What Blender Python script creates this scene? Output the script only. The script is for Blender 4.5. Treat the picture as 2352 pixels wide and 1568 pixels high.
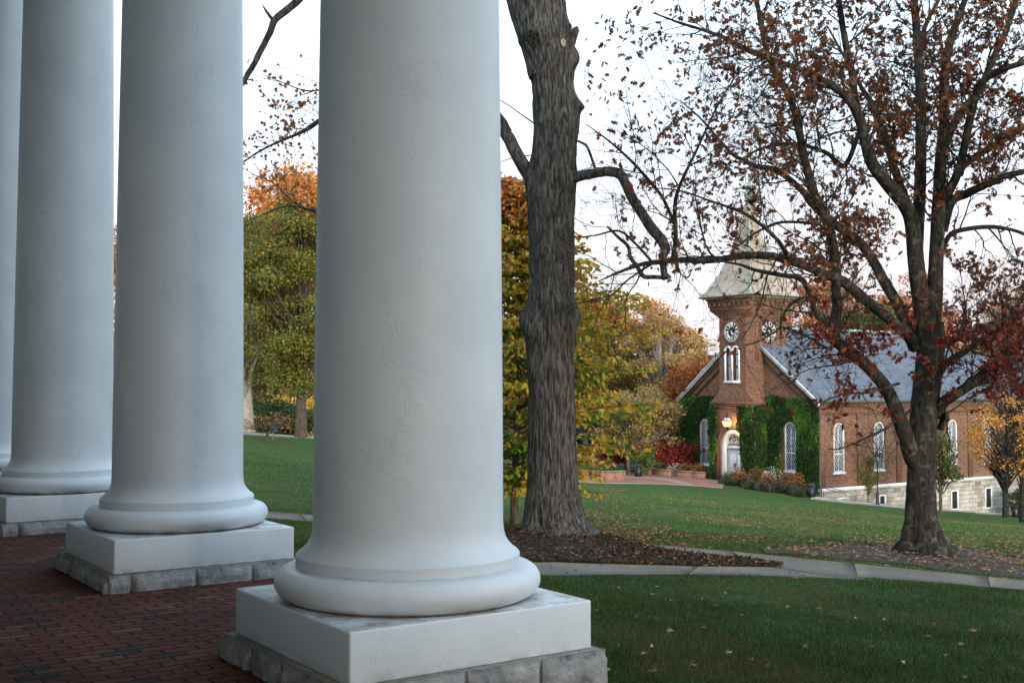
import bpy, bmesh, math, random
import numpy as np
from mathutils import Vector, Matrix
R = math.radians
for o in list(bpy.data.objects): bpy.data.objects.remove(o)
SC = bpy.context.scene
COL = SC.collection
# ------------------------------------------------------------------ camera
F = 2664.0                       # focal length in units of a 2352 px wide frame
EYE = 1.6
PITCH = math.atan(98/F)
cam = bpy.data.cameras.new('camera'); camo = bpy.data.objects.new('camera', cam); COL.objects.link(camo)
camo.location = (0, 0, EYE); camo.rotation_euler = (R(90)+PITCH, 0, 0)
cam.sensor_width = 36; cam.lens = F/2352*36; cam.clip_end = 20000; cam.clip_start = .05
cam.dof.use_dof = True; cam.dof.focus_distance = 40; cam.dof.aperture_fstop = 9
SC.camera = camo
# ------------------------------------------------------------------ light
SUN_EL, SUN_AZ = R(9), math.atan2(-.9, .36)      # azimuth measured from +X, counter-clockwise
w = bpy.data.worlds.new('World'); SC.world = w; w.use_nodes = True
nt = w.node_tree; nt.nodes.clear()
sky = nt.nodes.new('ShaderNodeTexSky'); sky.sky_type = 'NISHITA'; sky.sun_disc = False
sky.sun_elevation = SUN_EL; sky.sun_rotation = math.pi/2-SUN_AZ
sky.air_density = 1.0; sky.dust_density = 2.5; sky.ozone_density = 1.0
hs = nt.nodes.new('ShaderNodeHueSaturation'); hs.inputs['Saturation'].default_value = .5
veil = nt.nodes.new('ShaderNodeMixRGB'); veil.inputs[0].default_value = .8; # thin high cloud over the whole sky, faintly pink towards the horizon at dusk
tcw = nt.nodes.new('ShaderNodeTexCoord'); spw = nt.nodes.new('ShaderNodeSeparateXYZ'); nt.links.new(tcw.outputs['Generated'], spw.inputs[0])
rw = nt.nodes.new('ShaderNodeValToRGB'); nt.links.new(spw.outputs[2], rw.inputs[0]); mw = nt.nodes.new('ShaderNodeMixRGB'); mw.blend_type = 'MULTIPLY'; mw.inputs[0].default_value = 1; mw.inputs[2].default_value = (10, 10, 10, 1)
for e_, (p_, c_) in zip([rw.color_ramp.elements[0], rw.color_ramp.elements.new(.12), rw.color_ramp.elements.new(.32), rw.color_ramp.elements[-1]], [(0, (.315, .275, .290)), (.12, (.340, .335, .370)), (.32, (.40, .50, .59)), (1, (.42, .56, .70))]): e_.position = p_; e_.color = (*c_, 1)
nt.links.new(rw.outputs[0], mw.inputs[1]); nt.links.new(mw.outputs[0], veil.inputs[2])
bg = nt.nodes.new('ShaderNodeBackground'); bg.inputs[1].default_value = .15
wo = nt.nodes.new('ShaderNodeOutputWorld')
nt.links.new(sky.outputs[0], hs.inputs['Color']); nt.links.new(hs.outputs[0], veil.inputs[1]); nt.links.new(veil.outputs[0], bg.inputs[0]); nt.links.new(bg.outputs[0], wo.inputs[0])
sl = bpy.data.lights.new('sun', 'SUN'); sl.energy = 1.3; sl.angle = R(14); sl.color = (1, .84, .68)
so = bpy.data.objects.new('sun', sl); COL.objects.link(so)
sd = Vector((math.cos(SUN_AZ)*math.cos(SUN_EL), math.sin(SUN_AZ)*math.cos(SUN_EL), math.sin(SUN_EL)))
so.rotation_euler = sd.to_track_quat('Z', 'Y').to_euler()
SC.view_settings.view_transform = 'Standard'; SC.view_settings.look = 'None'
SC.view_settings.exposure = 1.3; SC.view_settings.gamma = 1
# ------------------------------------------------------------------ geometry helpers
TH = R(34.5)
U = (-math.sin(TH), math.cos(TH)); V = (math.cos(TH), math.sin(TH))   # along the colonnade / outwards
def ray(vx, vy):
    X = (vx-1176)/F; Z = (784-vy)/F
    return (X, math.cos(PITCH)-Z*math.sin(PITCH), math.sin(PITCH)+Z*math.cos(PITCH))
def wp(vx, vy, depth):
    r = ray(vx, vy); t = depth/r[1]
    return (r[0]*t, depth, EYE+r[2]*t)
def thing(name, label, cat, loc=(0, 0, 0), rotz=0, group=None):
    o = bpy.data.objects.new(name, None); COL.objects.link(o)
    o.empty_display_size = .2
    o.location = loc; o.rotation_euler = (0, 0, rotz); o['label'] = label; o['category'] = cat
    if group: o['group'] = group
    return o
def tag(o, label, cat, group=None):
    o['label'] = label; o['category'] = cat
    if group: o['group'] = group
    return o
def link(name, me, mat, parent=None, loc=None):
    o = bpy.data.objects.new(name, me); COL.objects.link(o)
    if mat is not None: me.materials.append(mat)
    if parent is not None: o.parent = parent
    if loc is not None: o.location = loc
    return o
def mk(name, verts, faces, mat, parent=None, smooth=False, col=None, world=True, loc=None):
    """verts (N,3); faces: list of index lists, or list of int arrays (M,k)"""
    v = np.asarray(verts, dtype=np.float32).reshape(-1, 3).copy()
    if parent is not None and world:
        q = parent
        off = np.zeros(3)
        while q is not None: off += np.array(q.location); q = q.parent
        v -= off.astype(np.float32)
    if loc is not None: v -= np.array(loc, dtype=np.float32)
    me = bpy.data.meshes.new(name)
    if len(faces) and isinstance(faces[0], np.ndarray):
        lens = np.concatenate([np.full(len(f), f.shape[1], dtype=np.int32) for f in faces])
        idx = np.concatenate([f.reshape(-1) for f in faces]).astype(np.int32)
    else:
        lens = np.array([len(f) for f in faces], dtype=np.int32)
        idx = np.array([i for f in faces for i in f], dtype=np.int32)
    me.vertices.add(len(v)); me.vertices.foreach_set('co', v.reshape(-1))
    me.loops.add(len(idx)); me.loops.foreach_set('vertex_index', idx)
    me.polygons.add(len(lens)); st = np.zeros(len(lens), dtype=np.int32); st[1:] = np.cumsum(lens)[:-1]
    me.polygons.foreach_set('loop_start', st)
    if smooth: me.polygons.foreach_set('use_smooth', np.ones(len(lens), dtype=bool))
    me.update(calc_edges=True)
    if col is not None:
        a = me.color_attributes.new('Col', 'FLOAT_COLOR', 'POINT')
        c = np.ones((len(v), 4), dtype=np.float32); c[:, :3] = col
        a.data.foreach_set('color', c.reshape(-1))
    return link(name, me, mat, parent, loc)
class MB:
    """collects pieces; T maps (s, d, z) -> xyz"""
    def __init__(s, T=None): s.v = []; s.f = []; s.T = T or (lambda a, b, c: (a, b, c))
    def add(s, vs, fs):
        n = len(s.v); s.v += [s.T(*p) for p in vs]; s.f += [[i+n for i in f] for f in fs]
    def box(s, x0, x1, y0, y1, z0, z1):
        s.add([(x0, y0, z0), (x1, y0, z0), (x1, y1, z0), (x0, y1, z0), (x0, y0, z1), (x1, y0, z1), (x1, y1, z1), (x0, y1, z1)],
              [(0, 3, 2, 1), (4, 5, 6, 7), (0, 1, 5, 4), (1, 2, 6, 5), (2, 3, 7, 6), (3, 0, 4, 7)])
    def prism(s, poly, y0, y1):                      # poly of (x,z), extruded in y
        n = len(poly)
        s.add([(x, y0, z) for x, z in poly]+[(x, y1, z) for x, z in poly],
              [list(range(n)), list(range(2*n-1, n-1, -1))]+[(i, (i+1) % n, n+(i+1) % n, n+i) for i in range(n)])
    def slab(s, poly, z0, z1):
        n = len(poly)
        s.add([(x, y, z0) for x, y in poly]+[(x, y, z1) for x, y in poly],
              [list(range(n-1, -1, -1)), list(range(n, 2*n))]+[(i, (i+1) % n, n+(i+1) % n, n+i) for i in range(n)])
    def lathe(s, prof, cx=0, cy=0, n=24, caps=True):
        vs = []; fs = []
        for r, z in prof:
            for k in range(n):
                a = 2*math.pi*k/n; vs.append((cx+r*math.cos(a), cy+r*math.sin(a), z))
        for i in range(len(prof)-1):
            for k in range(n):
                k2 = (k+1) % n; fs.append((i*n+k, i*n+k2, (i+1)*n+k2, (i+1)*n+k))
        if caps: fs.append(list(range(n-1, -1, -1))); fs.append([(len(prof)-1)*n+k for k in range(n)])
        s.add(vs, fs)
    def bar(s, p, q, w, h=None):                     # square bar between points (s,d,z)
        h = h or w
        p = Vector(p); q = Vector(q); d = (q-p).normalized()
        a = d.cross(Vector((0, 1, 0)));
        if a.length < .1: a = d.cross(Vector((1, 0, 0)))
        a.normalize(); b = d.cross(a).normalized()
        a = a*w/2; b = b*h/2
        s.add([tuple(x) for x in (p-a-b, p+a-b, p+a+b, p-a+b, q-a-b, q+a-b, q+a+b, q-a+b)],
              [(0, 3, 2, 1), (4, 5, 6, 7), (0, 1, 5, 4), (1, 2, 6, 5), (2, 3, 7, 6), (3, 0, 4, 7)])
    def tube(s, pts, r, n=8):
        vs, fs = tube_arr([tuple(p) for p in pts], r if hasattr(r, '__len__') else [r]*len(pts), n)
        s.add([tuple(p) for p in vs], [tuple(int(i) for i in f) for f in fs])
    def build(s, name, mat, parent=None, smooth=False, world=False):
        o = mk(name, s.v, s.f, mat, parent, smooth, world=world)
        bm = bmesh.new(); bm.from_mesh(o.data); bmesh.ops.recalc_face_normals(bm, faces=bm.faces); bm.to_mesh(o.data); bm.free()
        return o
def tube_arr(pts, rad, n, base=0):
    P = np.asarray(pts, dtype=float); m = len(P); rad = np.asarray(rad, dtype=float)
    T = np.gradient(P, axis=0); T /= np.maximum(np.linalg.norm(T, axis=1, keepdims=True), 1e-9)
    a = np.array([0, 0, 1.]) if abs(T[0][2]) < .9 else np.array([1., 0, 0])
    N = np.zeros_like(P); x = np.cross(T[0], a); N[0] = x/np.linalg.norm(x)
    for i in range(1, m):
        x = N[i-1]-T[i]*np.dot(N[i-1], T[i]); N[i] = x/max(np.linalg.norm(x), 1e-9)
    B = np.cross(T, N)
    th = np.arange(n)*2*math.pi/n
    vs = P[:, None, :]+rad[:, None, None]*(N[:, None, :]*np.cos(th)[None, :, None]+B[:, None, :]*np.sin(th)[None, :, None])
    i = np.arange(m-1)[:, None]*n; k = np.arange(n)[None, :]; k2 = (k+1) % n
    fs = np.stack([i+k, i+k2, i+n+k2, i+n+k], axis=-1).reshape(-1, 4)+base
    return vs.reshape(-1, 3), fs
def tubes_mesh(name, tubes, mat, parent):
    vs = []; fs = []; b = 0
    for pts, rad, n in tubes:
        v, f = tube_arr(pts, rad, n, b); vs.append(v); fs.append(f); b += len(v)
    return mk(name, np.concatenate(vs), [np.concatenate(fs)], mat, parent, smooth=True)
def spline(pts, vals, step):
    """Catmull-Rom through pts with a value per point, resampled at about step metres"""
    P = np.array(pts, dtype=float); W = np.array(vals, dtype=float)
    Q = np.vstack([2*P[0]-P[1], P, 2*P[-1]-P[-2]]); X = np.concatenate([[W[0]], W, [W[-1]]])
    out = []; ov = []
    for i in range(1, len(Q)-2):
        n = max(1, int(np.linalg.norm(Q[i+1]-Q[i])/step))
        for j in range(n):
            t = j/n
            c = [(-t**3+2*t*t-t)/2, (3*t**3-5*t*t+2)/2, (-3*t**3+4*t*t+t)/2, (t**3-t*t)/2]
            out.append(sum(c[k]*Q[i-1+k] for k in range(4))); ov.append(X[i]*(1-t)+X[i+1]*t)
    out.append(P[-1]); ov.append(W[-1])
    return np.array(out), np.array(ov)
def _h(i, j, k, s):
    n = (i*374761393+j*668265263+k*1440662683+s*1274126177) & 0xffffffff
    n = ((n ^ (n >> 13))*1103515245) & 0xffffffff
    n = ((n ^ (n >> 16))*69069) & 0xffffffff
    return (n >> 8 & 0xffff)/65535.0
def vnoise(p, s=0):
    p = np.asarray(p, dtype=float); i = np.floor(p).astype(np.int64); f = p-i; f = f*f*(3-2*f); r = 0
    for a in (0, 1):
        for b in (0, 1):
            for c in (0, 1):
                wgt = (f[..., 0] if a else 1-f[..., 0])*(f[..., 1] if b else 1-f[..., 1])*(f[..., 2] if c else 1-f[..., 2])
                r = r+wgt*_h(i[..., 0]+a, i[..., 1]+b, i[..., 2]+c, s)
    return r
def fbm(p, s=0, o=3):
    r = 0; a = .5; p = np.asarray(p, dtype=float)
    for k in range(o): r = r+a*vnoise(p*(2**k), s+k); a /= 2
    return r
# ------------------------------------------------------------------ materials
class NT:
    def __init__(s, name):
        s.m = bpy.data.materials.new(name); s.m.use_nodes = True; s.t = s.m.node_tree; s.t.nodes.clear()
        s.out = s.n('OutputMaterial')
    def n(s, typ, **k):
        x = s.t.nodes.new('ShaderNode'+typ)
        for a, b in k.items():
            if a.startswith('i_'):
                a = a[2:]; a = int(a) if a.isdigit() else a.replace('_', ' ')
                x.inputs[a].default_value = b
            else: setattr(x, a, b)
        return x
    def l(s, a, b): s.t.links.new(a, b)
    def ramp(s, src, stops, interp='LINEAR'):
        r = s.n('ValToRGB'); r.color_ramp.interpolation = interp
        e = r.color_ramp.elements
        while len(e) < len(stops): e.new(.5)
        for x, (p, c) in zip(e, stops): x.position = p; x.color = (*c, 1) if hasattr(c, '__len__') else (c, c, c, 1)
        s.l(src, r.inputs[0]); return r.outputs[0]
    def coord(s, kind='Object'): return s.n('TexCoord').outputs[kind]
    def mapping(s, src, scale=(1, 1, 1), rot=(0, 0, 0), loc=(0, 0, 0)):
        m = s.n('Mapping'); m.inputs['Scale'].default_value = scale; m.inputs['Rotation'].default_value = rot; m.inputs['Location'].default_value = loc
        s.l(src, m.inputs[0]); return m.outputs[0]
    def noise(s, src, scale, detail=4, rough=.55, out='Fac', dist=0):
        x = s.n('TexNoise'); x.inputs['Scale'].default_value = scale; x.inputs['Detail'].default_value = detail
        x.inputs['Roughness'].default_value = rough; x.inputs['Distortion'].default_value = dist
        if src is not None: s.l(src, x.inputs['Vector'])
        return x.outputs[out]
    def mix(s, fac, a, b, typ='MIX'):
        x = s.n('MixRGB'); x.blend_type = typ
        for v, i in ((fac, 0), (a, 1), (b, 2)):
            if hasattr(v, 'is_output') or isinstance(v, bpy.types.NodeSocket): s.l(v, x.inputs[i])
            elif hasattr(v, '__len__'): x.inputs[i].default_value = (*v, 1)
            else: x.inputs[i].default_value = v if i == 0 else (v, v, v, 1)
        return x.outputs[0]
    def math(s, op, a, b=None):
        x = s.n('Math'); x.operation = op
        for v, i in ((a, 0), (b, 1)):
            if v is None: continue
            if isinstance(v, bpy.types.NodeSocket): s.l(v, x.inputs[i])
            else: x.inputs[i].default_value = v
        return x.outputs[0]
    def bump(s, h, strength=.5, dist=.01, normal=None):
        x = s.n('Bump'); x.inputs['Strength'].default_value = strength; x.inputs['Distance'].default_value = dist
        s.l(h, x.inputs['Height'])
        if normal is not None: s.l(normal, x.inputs['Normal'])
        return x.outputs[0]
    def pbr(s, color, rough=.7, normal=None, spec=.3, metal=0):
        p = s.n('BsdfPrincipled'); p.inputs['Metallic'].default_value = metal
        p.inputs['Specular IOR Level'].default_value = spec
        if isinstance(color, bpy.types.NodeSocket): s.l(color, p.inputs['Base Color'])
        else: p.inputs['Base Color'].default_value = (*color, 1)
        if isinstance(rough, bpy.types.NodeSocket): s.l(rough, p.inputs['Roughness'])
        else: p.inputs['Roughness'].default_value = rough
        if normal is not None: s.l(normal, p.inputs['Normal'])
        s.l(p.outputs[0], s.out.inputs[0]); return p
def planar(m, src):                                   # (x+y, z, 0): wall coordinates for axis-aligned walls
    sp = m.n('SeparateXYZ'); m.l(src, sp.inputs[0])
    cb = m.n('CombineXYZ'); m.l(m.math('ADD', sp.outputs[0], sp.outputs[1]), cb.inputs[0]); m.l(sp.outputs[2], cb.inputs[1])
    return cb.outputs[0], sp
def mat_plain(name, c, rough=.6, var=.12, scale=6, spec=.3, metal=0):
    m = NT(name); n = m.noise(m.coord(), scale, 5)
    c2 = m.mix(m.ramp(n, [(.3, 0), (.7, 1)]), tuple(x*(1-var) for x in c), tuple(min(1, x*(1+var)) for x in c))
    m.pbr(c2, rough, m.bump(n, .15, .01), spec, metal); return m.m
def mat_brick(name, c1, c2, mortar, bw, bh, ms=.01, bump=.5, stain=None, dark=.35, soot=False):
    m = NT(name); vec, sp = planar(m, m.coord())
    b = m.n('TexBrick'); m.l(vec, b.inputs['Vector'])
    b.inputs['Color1'].default_value = (0, 0, 0, 1); b.inputs['Color2'].default_value = (1, 1, 1, 1)
    b.inputs['Mortar'].default_value = (.5, .5, .5, 1); b.inputs['Scale'].default_value = 1
    b.inputs['Mortar Size'].default_value = ms; b.inputs['Brick Width'].default_value = bw; b.inputs['Row Height'].default_value = bh
    b.inputs['Mortar Smooth'].default_value = .3
    mid = tuple((x+y)/2 for x, y in zip(c1, c2))
    bc = m.ramp(b.outputs['Color'], [(0, c1), (.35, mid), (.8, c2), (1, tuple(x*.55 for x in c1))])
    big = m.noise(m.mapping(m.coord(), (.35, .35, .22)), 1.6, 5, .6)
    bc = m.mix(1, bc, m.ramp(big, [(.3, 1-dark), (.55, 1), (.75, 1.0+dark*.5)]), 'MULTIPLY')
    if soot:
        st = m.noise(m.mapping(m.coord(), (.5, .5, .9)), 1.1, 6, .65)
        bc = m.mix(m.ramp(st, [(.52, 0), (.68, .6)]), bc, (.09, .06, .05))
    c = m.mix(b.outputs['Fac'], bc, mortar)
    fine = m.noise(m.coord(), 25, 3)
    h = m.math('SUBTRACT', m.math('MULTIPLY', fine, .4), b.outputs['Fac'])
    m.pbr(c, .85, m.bump(h, bump, .012), .2); return m.m
def mat_leaf(name, trans=.35, rough=.55):
    m = NT(name); a = m.n('Attribute'); a.attribute_name = 'Col'
    p = m.pbr(a.outputs['Color'], rough, None, .25)
    t = m.n('BsdfTranslucent'); m.l(a.outputs['Color'], t.inputs[0])
    x = m.n('MixShader'); x.inputs[0].default_value = trans
    m.l(p.outputs[0], x.inputs[1]); m.l(t.outputs[0], x.inputs[2]); m.l(x.outputs[0], m.out.inputs[0]); return m.m
def mat_bark(name, c1, c2, c3, sc=(9, 9, 2.2), lichen=0.0, bump=.9):
    m = NT(name); co = m.coord()
    n = m.noise(m.mapping(co, sc), 2.2, 8, .65, dist=.6); n2 = m.noise(co, 2.3, 4); n3 = m.noise(m.mapping(co, (1, 1, .5)), 14, 5, .7)
    c = m.ramp(n, [(.36, c1), (.46, c2), (.66, c3)])
    c = m.mix(1, c, m.ramp(n2, [(.3, .72), (.7, 1.25)]), 'MULTIPLY')
    if lichen: c = m.mix(m.ramp(m.noise(co, 5, 7, .7), [(.53, 0), (.62, lichen)]), c, (.13, .145, .12))
    h = m.math('ADD', n, m.math('MULTIPLY', n3, .5))
    m.pbr(c, .92, m.bump(h, bump, .03), .15); return m.m
def mat_stucco(name='stucco paint'):
    m = NT(name); oi = m.n('ObjectInfo'); va = m.n('VectorMath'); m.l(m.coord(), va.inputs[0]); m.l(oi.outputs['Location'], va.inputs[1])
    co = va.outputs[0]
    n1 = m.noise(co, 2.2, 3, .5); n2 = m.noise(co, 38, 4, .6); n3 = m.noise(m.mapping(co, (1, 1, .55)), 5.5, 6, .6, dist=1.2)
    wv = m.n('VectorMath'); wv.operation = 'MULTIPLY_ADD'
    m.l(m.noise(co, 2.4, 6, .7, 'Color'), wv.inputs[0]); wv.inputs[1].default_value = (.9, .9, .9); m.l(co, wv.inputs[2])
    vo = m.n('TexVoronoi'); vo.feature = 'DISTANCE_TO_EDGE'; vo.inputs['Scale'].default_value = 1.7; m.l(wv.outputs[0], vo.inputs['Vector'])
    crack = m.ramp(vo.outputs['Distance'], [(0, 1), (.012, .55), (.03, 0)])
    mask = m.ramp(m.noise(co, 1.3, 3), [(.50, 0), (.60, 1)])
    crack = m.mix(1, crack, mask, 'MULTIPLY')
    ridge = m.ramp(m.math('ABSOLUTE', m.math('SUBTRACT', n3, .5)), [(0, 1), (.035, .25), (.07, 0)])
    ridge = m.mix(1, ridge, m.ramp(m.noise(co, 2.9, 2), [(.5, 0), (.62, 1)]), 'MULTIPLY')
    h = m.math('ADD', m.math('MULTIPLY', n1, .9), m.math('MULTIPLY', n2, .10))
    h = m.math('ADD', h, m.math('MULTIPLY', ridge, .10)); h = m.math('SUBTRACT', h, m.math('MULTIPLY', crack, .10))
    c = m.ramp(n1, [(.3, (.54, .585, .62)), (.7, (.61, .65, .68))])
    c = m.mix(m.math('MULTIPLY', crack, .12), c, (.25, .25, .25))
    sp = m.noise(m.mapping(co, (1, 1, 1)), 9, 2, .5)
    c = m.mix(m.ramp(sp, [(.80, 0), (.815, .8)]), c, (.12, .11, .10))
    tz = m.n('SeparateXYZ'); m.l(m.coord(), tz.inputs[0]); g = m.noise(co, 7, 5, .7)
    for lo_, hi_, amt in ((.395, .445, .75), (.125, .20, .5), (.575, .592, .25)):      # grime lines above the joints
        zz = m.ramp(m.math('MULTIPLY', m.math('SUBTRACT', tz.outputs[2], lo_), 1/(hi_-lo_)), [(0, 0), (.02, 1), (1, 0)])
        c = m.mix(m.math('MULTIPLY', m.mix(1, zz, m.ramp(g, [(.42, 0), (.62, 1)]), 'MULTIPLY'), amt), c, (.17, .15, .11))
    c = m.mix(m.ramp(m.noise(m.mapping(co, (1, 1, .22)), 4, 5, .6), [(.55, 0), (.75, .12)]), c, (.40, .42, .42))
    m.pbr(c, m.ramp(n2, [(.3, .38), (.7, .55)]), m.bump(h, .34, .03), .42); return m.m
def mat_ground():
    m = NT('lawn'); co = m.coord()
    n1 = m.noise(co, .35, 5, .6); n2 = m.noise(co, 6, 6, .7); n3 = m.noise(co, 55, 3)
    c = m.ramp(n2, [(.3, (.020, .050, .011)), (.55, (.038, .088, .019)), (.75, (.075, .118, .033))])
    c = m.mix(m.ramp(n1, [(.45, 0), (.7, .45)]), c, (.070, .085, .028))
    c = m.mix(m.ramp(n3, [(.60, 0), (.72, .5)]), c, (.10, .075, .04))
    h = m.math('ADD', n2, m.math('MULTIPLY', n3, .6))
    m.pbr(c, .9, m.bump(h, .9, .05), .12); return m.m
def mat_concrete(name, a, b):
    m = NT(name); co = m.coord(); n = m.noise(co, 1.2, 5, .6); n2 = m.noise(co, 60, 3)
    c = m.mix(m.ramp(n, [(.3, 0), (.7, 1)]), a, b); c = m.mix(1, c, m.ramp(n2, [(.3, .8), (.7, 1.15)]), 'MULTIPLY')
    c = m.mix(m.ramp(m.noise(co, 3.5, 6, .75), [(.62, 0), (.74, .6)]), c, (.05, .045, .04))
    m.pbr(c, .85, m.bump(n2, .35, .006), .25); return m.m
def mat_floor():
    m = NT('porch brick'); co = m.mapping(m.coord(), rot=(0, 0, -TH))
    warp = m.n('VectorMath'); warp.operation = 'MULTIPLY_ADD'; m.l(m.noise(co, 2.5, 3, .5, 'Color'), warp.inputs[0]); warp.inputs[1].default_value = (.03, .03, 0); m.l(co, warp.inputs[2])
    b = m.n('TexBrick'); m.l(warp.outputs[0], b.inputs['Vector'])
    b.inputs['Color1'].default_value = (0, 0, 0, 1); b.inputs['Color2'].default_value = (1, 1, 1, 1); b.inputs['Mortar'].default_value = (0, 0, 0, 1)
    b.inputs['Scale'].default_value = 1; b.inputs['Brick Width'].default_value = .215; b.inputs['Row Height'].default_value = .105
    b.inputs['Mortar Size'].default_value = .009; b.inputs['Mortar Smooth'].default_value = .5
    bc = m.ramp(b.outputs['Color'], [(0, (.030, .029, .030)), (.08, (.032, .027, .026)), (.12, (.085, .030, .021)), (.5, (.10, .034, .023)), (.8, (.065, .024, .018)), (1, (.12, .052, .033))])
    n = m.noise(co, 1.1, 5, .6); bc = m.mix(1, bc, m.ramp(n, [(.3, .5), (.7, 1.15)]), 'MULTIPLY')
    n2 = m.noise(co, 30, 4, .6)
    bc = m.mix(1, bc, m.ramp(n2, [(.3, .75), (.7, 1.2)]), 'MULTIPLY')
    c = m.mix(b.outputs['Fac'], bc, (.008, .006, .005))
    h = m.math('SUBTRACT', m.math('ADD', m.math('MULTIPLY', n2, .35), m.math('MULTIPLY', b.outputs['Color'], .5)), m.math('MULTIPLY', b.outputs['Fac'], 1.0))
    m.pbr(c, .85, m.bump(h, .9, .015), .15); return m.m
M = {}
M['stucco'] = mat_stucco()
M['lawn'] = mat_ground()
M['floor'] = mat_floor()
M['concrete'] = mat_concrete('concrete path', (.115, .104, .088), (.165, .15, .125))
M['pale_concrete'] = mat_concrete('pale concrete', (.34, .31, .27), (.42, .39, .34))
M['asphalt'] = mat_plain('asphalt', (.06, .062, .068), .9, .2, 20)
M['brick'] = mat_brick('chapel brick', (.115, .047, .029), (.255, .105, .058), (.26, .21, .16), .24, .082, .009, soot=True)
M['wallbrick'] = mat_brick('low wall brick', (.20, .075, .045), (.30, .12, .07), (.30, .24, .2), .215, .09, .014)
M['pave'] = mat_brick('plaza brick', (.25, .11, .08), (.33, .16, .115), (.32, .22, .18), .2, .1, .008, .2, dark=.2)
M['porchwall'] = mat_brick('porch wall brick', (.20, .07, .045), (.30, .11, .07), (.4, .36, .3), .215, .075)
M['slate'] = mat_brick('roof slate', (.105, .125, .155), (.145, .17, .205), (.045, .055, .07), .32, .17, .012, dark=.15)
M['spire'] = mat_brick('spire slate', (.33, .29, .235), (.41, .355, .285), (.28, .19, .13), .34, .2, .010, dark=.25)
M['stone'] = mat_brick('pale limestone blocks', (.33, .31, .27), (.48, .455, .41), (.17, .145, .12), .85, .36, .02, .9, dark=.45)
M['white'] = mat_plain('white paint', (.74, .76, .78), .5, .05)
M['cream'] = mat_plain('weathered cream gutter', (.45, .45, .36), .6, .25, 3)
M['copper'] = mat_plain('green copper', (.26, .38, .31), .6, .2, 4)
M['black'] = mat_plain('black iron', (.012, .013, .015), .4, .2, 6, .5)
M['glass'] = mat_plain('dark glass', (.02, .024, .035), .1, .5, 3, .8)
M['clockblack'] = mat_plain('clock black', (.01, .01, .012), .5)
M['shutter'] = mat_plain('black shutter', (.014, .015, .018), .5)
M['gutter'] = mat_plain('dark gutter', (.07, .09, .08), .5, .2)
M['grey_metal'] = mat_plain('kick plate', (.22, .24, .28), .4, .1, 5, .5)
M['ridge'] = mat_plain('ridge metal', (.36, .44, .43), .45, .1)
M['leaf'] = mat_leaf('autumn leaf')
M['grass'] = mat_leaf('grass blade', .25, .6)
M['dryleaf'] = mat_leaf('fallen leaf', .1, .7)
M['mulch'] = mat_plain('mulch bed', (.030, .018, .012), .95, .5, 25)
M['dirt'] = mat_plain('bare soil', (.036, .024, .017), .95, .35, 9)
M['bark1'] = mat_bark('furrowed grey bark', (.011, .010, .009), (.043, .040, .037), (.145, .135, .124), sc=(13, 13, 1.9), lichen=.12)
M['bark2'] = mat_bark('dark oak bark', (.009, .008, .007), (.023, .021, .018), (.047, .043, .037), lichen=.5)
M['bark3'] = mat_bark('brown bark', (.035, .026, .02), (.085, .066, .05), (.14, .11, .085))
M['palebark'] = mat_bark('pale bark', (.22, .2, .17), (.36, .33, .29), (.48, .45, .40))
M['caulk'] = mat_plain('dark weathered joint', (.10, .085, .065), .9, .5, 12)
M['siding'] = mat_plain('white clapboard', (.62, .65, .70), .6, .04)
M['greyroof'] = mat_plain('grey shingle', (.09, .09, .10), .9, .2)
M['blue'] = mat_plain('blue sign paint', (.10, .22, .45), .5)
M['pink'] = mat_plain('faded red sign', (.55, .2, .2), .5)
M['footing'] = NT('rough grey limestone')
def _foot():
    m = M['footing']; co = m.coord(); n = m.noise(co, 7, 7, .7); n2 = m.noise(co, 2.2, 3)
    c = m.ramp(n, [(.3, (.10, .10, .10)), (.45, (.27, .275, .275)), (.7, (.42, .425, .42))])
    c = m.mix(m.ramp(n2, [(.5, 0), (.68, .6)]), c, (.09, .085, .08))
    m.pbr(c, .85, m.bump(n, 1, .06), .25); return m.m
M['footing'] = _foot()
M['mortar'] = mat_plain('sandy mortar', (.21, .20, .18), .95, .3, 15)
def emit(name, c, s):
    m = NT(name); e = m.n('Emission'); e.inputs[0].default_value = (*c, 1); e.inputs[1].default_value = s
    m.l(e.outputs[0], m.out.inputs[0]); return m.m
M['lampglow'] = emit('lit lamp', (1, .56, .22), 1.1)
M['globe'] = emit('lit globe', (1, .72, .45), 3.5)
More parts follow.
